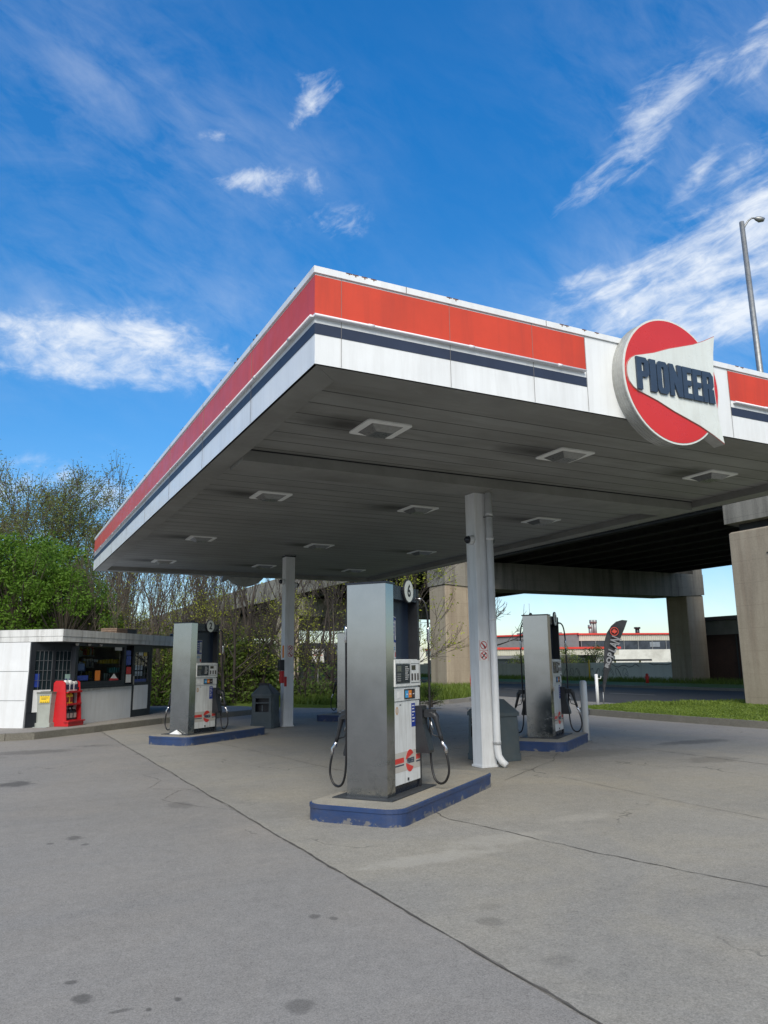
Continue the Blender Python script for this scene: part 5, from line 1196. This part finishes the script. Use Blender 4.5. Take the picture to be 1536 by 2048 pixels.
for i in range(2): prod('jug', 'yellow oil jug on the middle shelf of the red rack, %s' % ('left', 'right')[i], -.17+i*.16, -.04, RZ[1]+.021, jug(M_yellow, M_black, mat('label_red', (.3,.03,.02), .4), 1.1), 'yellow jugs on the rack')
for i in range(3): prod('oil_bottle', 'dark oil bottle with pale label low in the red rack, %s' % ('left', 'middle', 'right')[i], -.15+i*.15, -.06, RZ[0]+.036, jug(M_black, M_paper, mat('label_pale', (.45,.42,.38), .4), 1.05), 'oil bottles at the bottom of the rack')
# ================================================================== vegetation
M_bark = mat('bark', (.10,.082,.062), .9, 0, .25, 4)
M_bark2 = mat('bark_dark', (.06,.05,.042), .9, 0, .25, 4)
M_spring = leaf_mat('leaf_spring', (.26,.31,.03), (.42,.45,.06), .4)
M_green = leaf_mat('leaf_green', (.06,.135,.012), (.16,.28,.03), .4)
M_willow = leaf_mat('leaf_willow', (.13,.17,.04), (.22,.26,.07), .4)
M_shrub = leaf_mat('leaf_shrub', (.07,.12,.02), (.15,.22,.035), .35)
def grow(mb, tips, p, d, L, r, depth, spread, up, kids, minr=.006, seg=3, n=5, fork=.55):
    pts = [p]; rad = [r]; dd = d.copy()
    for i in range(seg):
        dd = (dd+Vector((random.gauss(0,.10), random.gauss(0,.10), random.gauss(0,.06)+up*.08))).normalized()
        pts.append(pts[-1]+dd*(L/seg)); rad.append(max(minr*.6, r*(1-.5*(i+1)/seg)))
    mb.tube(pts, rad, n, False)
    if depth <= 1: tips.extend(pts[1:])
    if depth == 0: return
    for k in range(kids[0] if len(kids) else 3):
        u = random.uniform(.3, 1.0) if k else 1.0
        i = min(seg-1, int(u*seg)); q = pts[i].lerp(pts[i+1], u*seg-i) if i < seg else pts[-1]
        ax = dd.orthogonal().normalized(); ax.rotate(Matrix.Rotation(random.uniform(0, 2*pi), 3, dd)); nd = dd.copy()
        nd.rotate(Matrix.Rotation(random.gauss(spread, .14)*(.55 if k == 0 else 1), 3, ax)); nd = (nd+Vector((0,0,up*.35))).normalized()
        rr = max(minr, r*(1-.5*u)*random.uniform(.55, .8))
        grow(mb, tips, q, nd, L*random.uniform(.55, .82), rr, depth-1, spread, up, kids[1:], minr, max(2, seg-1) if depth > 1 else 2, max(3, n-1), fork)
def leaves(mb, pts, n, size, rad, droop=0):
    for i in range(n):
        c = random.choice(pts); p = c+Vector((random.gauss(0,rad), random.gauss(0,rad), random.gauss(0,rad*.8)-abs(random.gauss(0, droop))))
        s = size*random.uniform(.5, 1.3); a = Vector((random.gauss(0,1), random.gauss(0,1), random.gauss(0,.6))).normalized()*s; b = a.orthogonal().normalized(); b.rotate(Matrix.Rotation(random.uniform(0,6.28), 3, a.normalized())); b *= s*.42
        mb.add([p-a*.5, p+b*.5, p+a*.5, p-b*.5], [(0,1,2,3)])
def tree_proto(name, seed, h, trunk_r, stems, depth, spread, up, kids, lean, leafn, leafs, leafr, lm, bark, droop=0, minr=.006, dx=0, cat='tree', trunk_frac=.34):
    random.seed(seed); root = bpy.data.objects.new(name, None); COL.objects.link(root)
    tk, tw, tips = MB(), MB(), []
    for s in range(stems):
        a = random.uniform(0, 6.28); p = Vector((cos(a), sin(a), 0))*(.0 if stems == 1 else random.uniform(.1, .45)); d = Vector((random.gauss(0, lean)+dx, random.gauss(0, lean), 1)).normalized()
        L = h*trunk_frac*random.uniform(.8, 1.15); pts = [p]; rad = [trunk_r*1.15]; dd = d
        for i in range(5):
            dd = (dd+Vector((random.gauss(0,.06), random.gauss(0,.06), .03))).normalized(); pts.append(pts[-1]+dd*L/5); rad.append(trunk_r*(1-.35*(i+1)/5))
        tk.tube(pts, rad, 7, False)
        grow(tw, tips, pts[-1], dd, h*.27, rad[-1], depth, spread, up, kids, minr)
        for k in range(3):
            i = random.choice((2, 3, 4)); ax = Vector((random.gauss(0,1), random.gauss(0,1), .7)).normalized(); grow(tw, tips, pts[i], ax, h*.20, rad[i]*.5, depth-1, spread, up, kids[1:], minr)
    tk.build('trunk', bark, root); cr = tw.build('branches', bark, root)
    if leafn:
        lv = MB(); leaves(lv, tips, leafn, leafs, leafr, droop); lv.build('leaves', lm, root)
    return root
BT = [tree_proto('bare_tree', 100+k, h, tr, st, 4, .42, .8, (3,3,3,2), .10, 190, .13, .10, M_spring, M_bark if k % 2 else M_bark2, minr=.011, dx=dx) for k, (h, tr, st, dx) in enumerate(((8.5,.10,2,0),(7.5,.07,4,.05),(9.5,.12,1,-.05),(6.8,.055,5,.1),(8.2,.085,3,-.1)))]
used = set()
def put(protos, idx, x, y, s=1, z=.08, label='', grp=None, cat='tree', rz=None, sz=None):
    o = protos[idx]; rz = random.uniform(0, 6.28) if rz is None else rz
    if id(o) in used: o = copy_tree(o)
    else: used.add(id(o))
    o.location = (x, y, z); o.rotation_euler.z = rz; o.scale = (s, s, s if sz is None else sz); o['label'] = label; o['category'] = cat
    if grp: o['group'] = grp
    return o
random.seed(11)
n_t = 0
LB = 'slender bare branched tree with sparse yellow green buds in the thicket behind the lot'
def thick(px, dist):
    d = ray(px, 1326); d.z = 0; d.normalize(); return d*dist
for (dist, pxs, sc) in ((32.5, range(205, 740, 52), .80), (36, range(180, 720, 62), .95), (42, range(150, 560, 70), 1.05)):
    for px in pxs:
        px += random.uniform(-15, 15); P = thick(px, dist+random.uniform(-1.2, 1.2))
        if 22 < P.x < 44: P = P*.93
        # trees stand taller to the left, where they clear the canopy
        s = sc*(random.uniform(.85, 1.1))*(1.0 if px > 340 else .92)
        if P.x > 21.5: continue
        put(BT, random.randrange(5), P.x, P.y, s, label=LB, grp='bare trees in the thicket behind the lot'); n_t += 1
# willow like trees and the bright green one at the left
WI = [tree_proto('willow_tree', 300+k, 10.5, .17, 2, 5, .48, .25, (3,3,3,3,3), .12, 13000, .12, .30, M_willow, M_bark, .35, minr=.014) for k in range(1)]
for px, dist, s, lb in ((15, 42, 1.10, 'tall airy willow at the left edge above the bright green tree'), (105, 44, 1.0, 'airy willow between the left edge and the tall twiggy tree'), (-70, 40, 1.0, 'airy willow cut by the left edge of the view'), (60, 39, .86, 'lower airy willow in front of the two tall ones'), (150, 40, .74, 'small airy willow beside the canopy corner')):
    P = thick(px, dist); put(WI, 0, P.x, P.y, s, label=lb, grp='airy willows at the left')
TW = [tree_proto('twiggy_tree', 333, 11.0, .13, 1, 5, .40, .7, (4,3,3,3,2), .05, 3800, .12, .14, M_willow, M_bark2, minr=.012)]
P = thick(215, 43); put(TW, 0, P.x, P.y, 1.02, label='tall twiggy tree against the sky just left of the canopy corner')
P = thick(255, 45); put(TW, 0, P.x, P.y, .86, label='twiggy tree behind the far corner of the canopy')
P = thick(178, 46); put(TW, 0, P.x, P.y, .95, label='second twiggy tree behind the bright green foliage, left of the tallest one')
def crown_tree(name, seed, h, rx, nclump, nleaf, size, lm):
    random.seed(seed); root = bpy.data.objects.new(name, None); COL.objects.link(root); tk, tw, tips = MB(), MB(), []
    tk.tube([(0,0,0),(.1,.05,h*.2),(0,.1,h*.4)], [.2,.16,.12], 8, False)
    cl = []
    for i in range(nclump):
        a = random.uniform(0, 6.28); zz = random.uniform(.04, .97); rr = rx*math.sqrt(max(0, 1-(abs(zz-.42)/.60)**2.2))*random.uniform(.45, 1.0)
        c = Vector((cos(a)*rr, sin(a)*rr, zz*h)); cl.append((c, random.uniform(.28, .62)))
        tw.tube([(0,.05,min(h*.42, c.z*.6)), c*.55+Vector((0,0,c.z*.22)), c], [.05,.03,.012], 4, False)
    lv = MB()
    for c, r in cl:
        for k in range(int(nleaf/nclump)):
            v = Vector((random.gauss(0,1), random.gauss(0,1), random.gauss(0,.75))).normalized()*r*random.uniform(.35, 1.1)
            p = c+v; s = size*random.uniform(.6, 1.3); a = (v.normalized()+Vector((random.gauss(0,.6), random.gauss(0,.6), random.gauss(-.2,.5)))).normalized()*s
            b = a.orthogonal().normalized(); b.rotate(Matrix.Rotation(random.uniform(0,6.28), 3, a.normalized())); b *= s*.4
            lv.add([p-a*.5, p+b*.5, p+a*.5, p-b*.5], [(0,1,2,3)])
    tk.build('trunk', M_bark, root); tw.build('branches', M_bark, root); lv.build('leaves', lm, root); return root
GT = [crown_tree('leafy_tree', 41, 6.6, 2.6, 170, 22000, .15, M_green)]
for px, dist, s, sz, lb in ((30, 33.5, 1.02, 1.0, 'bright green leafy tree behind the kiosk roof, the biggest of its kind'), (125, 33, .86, .82, 'bright green leafy tree behind the kiosk, right of the biggest'), (-45, 34, 1.0, .95, 'bright green leafy tree cut by the left edge'), (195, 34.5, .52, .60, 'small bright green leafy tree behind the crate on the kiosk roof'),
                        (75, 37, 1.0, 1.05, 'bright green leafy tree seen between the two in front')):
    P = thick(px, dist); put(GT, 0, P.x, P.y, s, label=lb, grp='bright green leafy trees behind the kiosk', sz=sz)
SB = [crown_tree('shrub', 51, 1.9, 1.0, 42, 3200, .11, M_shrub), crown_tree('shrub', 52, 1.5, 1.2, 42, 2600, .10, M_green)]
random.seed(9)
for (px, dist, s, k, lb) in ((318, 31.5, .9, 1, 'lit leafy shrub beside the kiosk door'), (350, 32.0, 1.2, 0, 'shrub right behind pump 2'), (455, 32.8, 1.35, 0, 'green shrub between pump 2 and the slate bin'), (490, 33.0, 1.5, 0, 'tall shrub at the blue panel'), (300, 33, 1.5, 0, 'tall shrub behind the kiosk roof end'),
                    (430, 31.6, .55, 1, 'low fresh green shrub right of pump 2'), (525, 34, .9, 0, 'shrub behind the slate bin'), (560, 33, .6, 1, 'low shrub left of the far column'), (860, 27.6, .42, 0, 'small dark weed clump in the long grass under the left pier'), (395, 34, 1.5, 0, 'tall shrub hidden behind pump 2')):
    P = thick(px, dist); put(SB, k, P.x, P.y, s, label=lb, cat='shrub')
# brushy undergrowth: tangled brown twigs and weeds nobody could count
random.seed(77); br = MB()
for i in range(5200):
    P = thick(random.uniform(150, 800), random.uniform(31.3, 38)); 
    if P.x > 20 or P.x > 9.5 and P.y < 28.5: continue
    h = random.uniform(.3, 1.5); q = Vector((P.x, P.y, .06)); a = Vector((random.gauss(0,.35), random.gauss(0,.35), 1)).normalized()*h
    w_ = Vector((random.gauss(0,1), random.gauss(0,1), 0)).normalized()*.012
    m1 = q+a*.55+Vector((random.gauss(0,.1),random.gauss(0,.1),0)); e = q+a+Vector((random.gauss(0,.25),random.gauss(0,.25),-.1))
    br.add([q-w_, q+w_, m1+w_*.7, m1-w_*.7, e], [(0,1,2,3),(3,2,4)])
br.build('undergrowth', M_bark, kind='stuff', label='tangle of brown twigs at the foot of the thicket', cat='undergrowth')
lv = MB()
for i in range(9000):
    P = thick(random.uniform(120, 800), 31.0+abs(random.gauss(0, 2.6)))
    if P.x > 20 or P.x > 9.5 and P.y < 28.5: continue
    zz = abs(random.gauss(0, .35)) if random.random() < .8 else random.uniform(.2, 1.6); s = random.uniform(.05, .13); a = Vector((random.gauss(0,1),random.gauss(0,1),random.gauss(0,.7))).normalized()*s; b = a.orthogonal().normalized()*s*.5
    p = Vector((P.x, P.y, .1+zz)); lv.add([p-a, p+b, p+a, p-b], [(0,1,2,3)])
lv.build('ground_cover', M_shrub, kind='stuff', label='weeds and low leaves along the back edge of the lot', cat='ground cover')
# tree in front of the left pier, bare tree beyond the overpass, bushes at the low wall
PT = [tree_proto('budding_tree', 404, 6.2, .05, 3, 4, .5, .35, (3,3,3,3), .16, 1900, .12, .14, M_spring, M_bark2, minr=.008, dx=.12)]
P = thick(790, 30.5); put(PT, 0, P.x, P.y, 1.0, z=.1, rz=-YAW*1.0-.3, label='multi stemmed budding tree leaning in front of the left overpass pier')
for px, dist, s_, lb in ((232, 31.8, .62, 'fresh leaved sapling behind the right part of the kiosk roof'), (468, 31.6, .74, 'fresh leaved sapling between pump 2 and the far column'), (330, 32.2, .7, 'fresh leaved sapling above the kiosk roof left of pump 2'), (612, 31.5, .7, 'fresh leaved sapling right of the far column')):
    P = thick(px, dist); put(PT, 0, P.x, P.y, s_, z=.1, label=lb, grp='fresh leaved saplings at the edge of the thicket')
BB = [tree_proto('bare_tree', 505, 9, .16, 1, 5, .5, .3, (3,3,3,3,2), .04, 0, .1, .1, M_spring, M_bark2, minr=.02)]
P = thick(972, 74); put(BB, 0, P.x, P.y, 1.4, label='bare wide tree standing beyond the overpass behind the near column')
WB = [crown_tree('bush', 61, 2.4, 1.3, 40, 2400, .16, M_willow), crown_tree('bush', 62, 2.6, 1.2, 40, 2600, .16, M_shrub)]
for px, py, D, s, k, lb in ((1130, 1340, 74, 1.05, 0, 'pale olive bush behind the low wall, right of the far pump'), (1187, 1340, 66, 1.0, 1, 'fresh green bush behind the low wall, left of the flag'), (1040, 1340, 80, .9, 0, 'pale bush behind the low wall, left of the far pump'), (1347, 1340, 60, .5, 1, 'small bush on the wall beside the right overpass pier')):
    P = thick(px, D); put(WB, k, P.x, P.y, s, z=.1, label=lb, cat='bush')
random.seed(31); vn = MB()
P0 = thick(1325, 60.5); 
for k in range(9):
    p = Vector((42.5, 43.5-k*.9+random.uniform(-.3,.3), .13)); pts = [p]
    for i in range(6): pts.append(pts[-1]+Vector((0, random.gauss(0,.22), random.uniform(.1,.32))))
    if k in (5, 6, 7): vn.tube(pts, [.03,.025,.02,.018,.015,.012,.01], 4, False)
p = Vector((42.48, 45.3, 1.35)); pts = [p+Vector((0, -i*.35, -.25*abs(sin(i*.9)))) for i in range(9)]; vn.tube(pts, .02, 4, False)
pts = [Vector((42.48, 41.5-i*.4, 1.38-.12*abs(sin(i*1.3)))) for i in range(6)]; vn.tube(pts, .02, 4, False)
vn.build('vine', M_bark2, label='leafless vine climbing the whitewashed part of the low wall', cat='vine')
# things glimpsed through the thicket
P = thick(476, 62); zt_, zb_ = 2.9, 1.2
bp = thing('blue_panel', 'large blue panel glimpsed through the thicket behind pump 2', 'panel', (P.x, P.y, 0), -math.atan2(P.x, P.y))
MB().box(-1.35, 1.35, -.06, .06, 1.15, 2.6).build('panel', mat('panel_blue', (.03,.07,.38), .5, 0, .1, 1), bp); MB().box(-1.2,-1.1,-.05,.05,0,1.15).box(1.1,1.2,-.05,.05,0,1.15).build('post', M_galv, bp)
P = thick(636, 70)
bp = thing('white_signboard', 'white signboard seen through the thin trees right of the far column', 'sign', (P.x, P.y, 0), -math.atan2(P.x, P.y))
MB().box(-.55, .55, -.06, .06, 1.7, 2.9).build('board', M_paper, bp); MB().box(-.06,.06,-.05,.05,0,1.7).build('post', M_galv, bp); MB().box(-.4,.4,-.075,-.061,2.3,2.38).build('red_mark', M_fuzz, bp)
for (px, D, w_, h, c, lb) in ((620, 110, 9, 4.4, (.18,.17,.15), 'low brown building seen through the thin trees'), (560, 130, 8, 5.0, (.36,.38,.36), 'pale low building seen behind the far column'), (420, 120, 12, 4.0, (.12,.18,.12), 'dark green shed seen through the thicket')):
    P = thick(px, D); r0 = thing('distant_building', lb, 'building', (P.x, P.y, 0), -math.atan2(P.x, P.y)); nm = 'dist_%d' % px
    MB().box(-w_, w_, 0, 12, 0, h*.85).build('wall', mat(nm, c, .8, 0, .15, .5), r0); MB().box(-w_-.3, w_+.3, -.3, 12.3, h*.85, h).build('roof', M_cladgrey, r0)
    m_ = MB()
    for k in range(5): m_.box(-w_*.85+k*w_*.36, -w_*.85+k*w_*.36+w_*.2, -.06, -.01, h*.3, h*.6)
    m_.build('windows', M_win, r0)
# lattice pylon far left behind the trees
P = thick(168, 120); py_ = thing('pylon', 'distant power pylon behind the twiggy trees at the left', 'pylon', (P.x, P.y, 0), -math.atan2(P.x, P.y))
m_ = MB(); hh = 21
for s1 in (-1, 1):
    for s2 in (-1, 1): m_.tube([(s1*1.3, s2*1.3, 0), (s1*.5, s2*.5, hh*.8), (0, 0, hh)], .09, 4)
for k in range(9):
    z0 = k*hh*.09; w0_ = 1.3-.8*k/9; w1_ = 1.3-.8*(k+1)/9; m_.tube([(-w0_,-w0_,z0),(w1_,-w1_,z0+hh*.09)], .06, 3); m_.tube([(w0_,-w0_,z0),(-w1_,-w1_,z0+hh*.09)], .06, 3)
m_.build('lattice', M_galv, py_); m_ = MB()
for zz, ww in ((hh*.9, 3.2), (hh*.78, 4.2), (hh*.66, 3.4)): m_.box(-ww, ww, -.12, .12, zz, zz+.18)
m_.build('cross_arm', M_galv, py_)
# unseen wooded rise added behind the viewer so the steel pumps reflect darker
random.seed(3); hb = MB(); N = 90; V = []
for i in range(N+1):
    x = -130+260*i/N; hh = 10+2.6*sin(i*.31)+random.uniform(-1.4, 1.4); V += [(x, -58+random.uniform(-1, 1), -.2), (x, -60+random.uniform(-1, 1), hh*.75), (x, -64, hh), (x, -90, -.2)]
hb.add(V, [(4*i+j, 4*i+4+j, 4*i+5+j, 4*i+1+j) for i in range(N) for j in range(3)]); hb.build('unseen_rise', mat('unseen_rise_green', (.05,.065,.035), .9, 0, .35, .6), kind='structure', label='unseen wooded rise added behind the viewer to darken the steel reflections', cat='unseen_rise')
# tidy: nothing hidden left behind
bpy.context.view_layer.update()
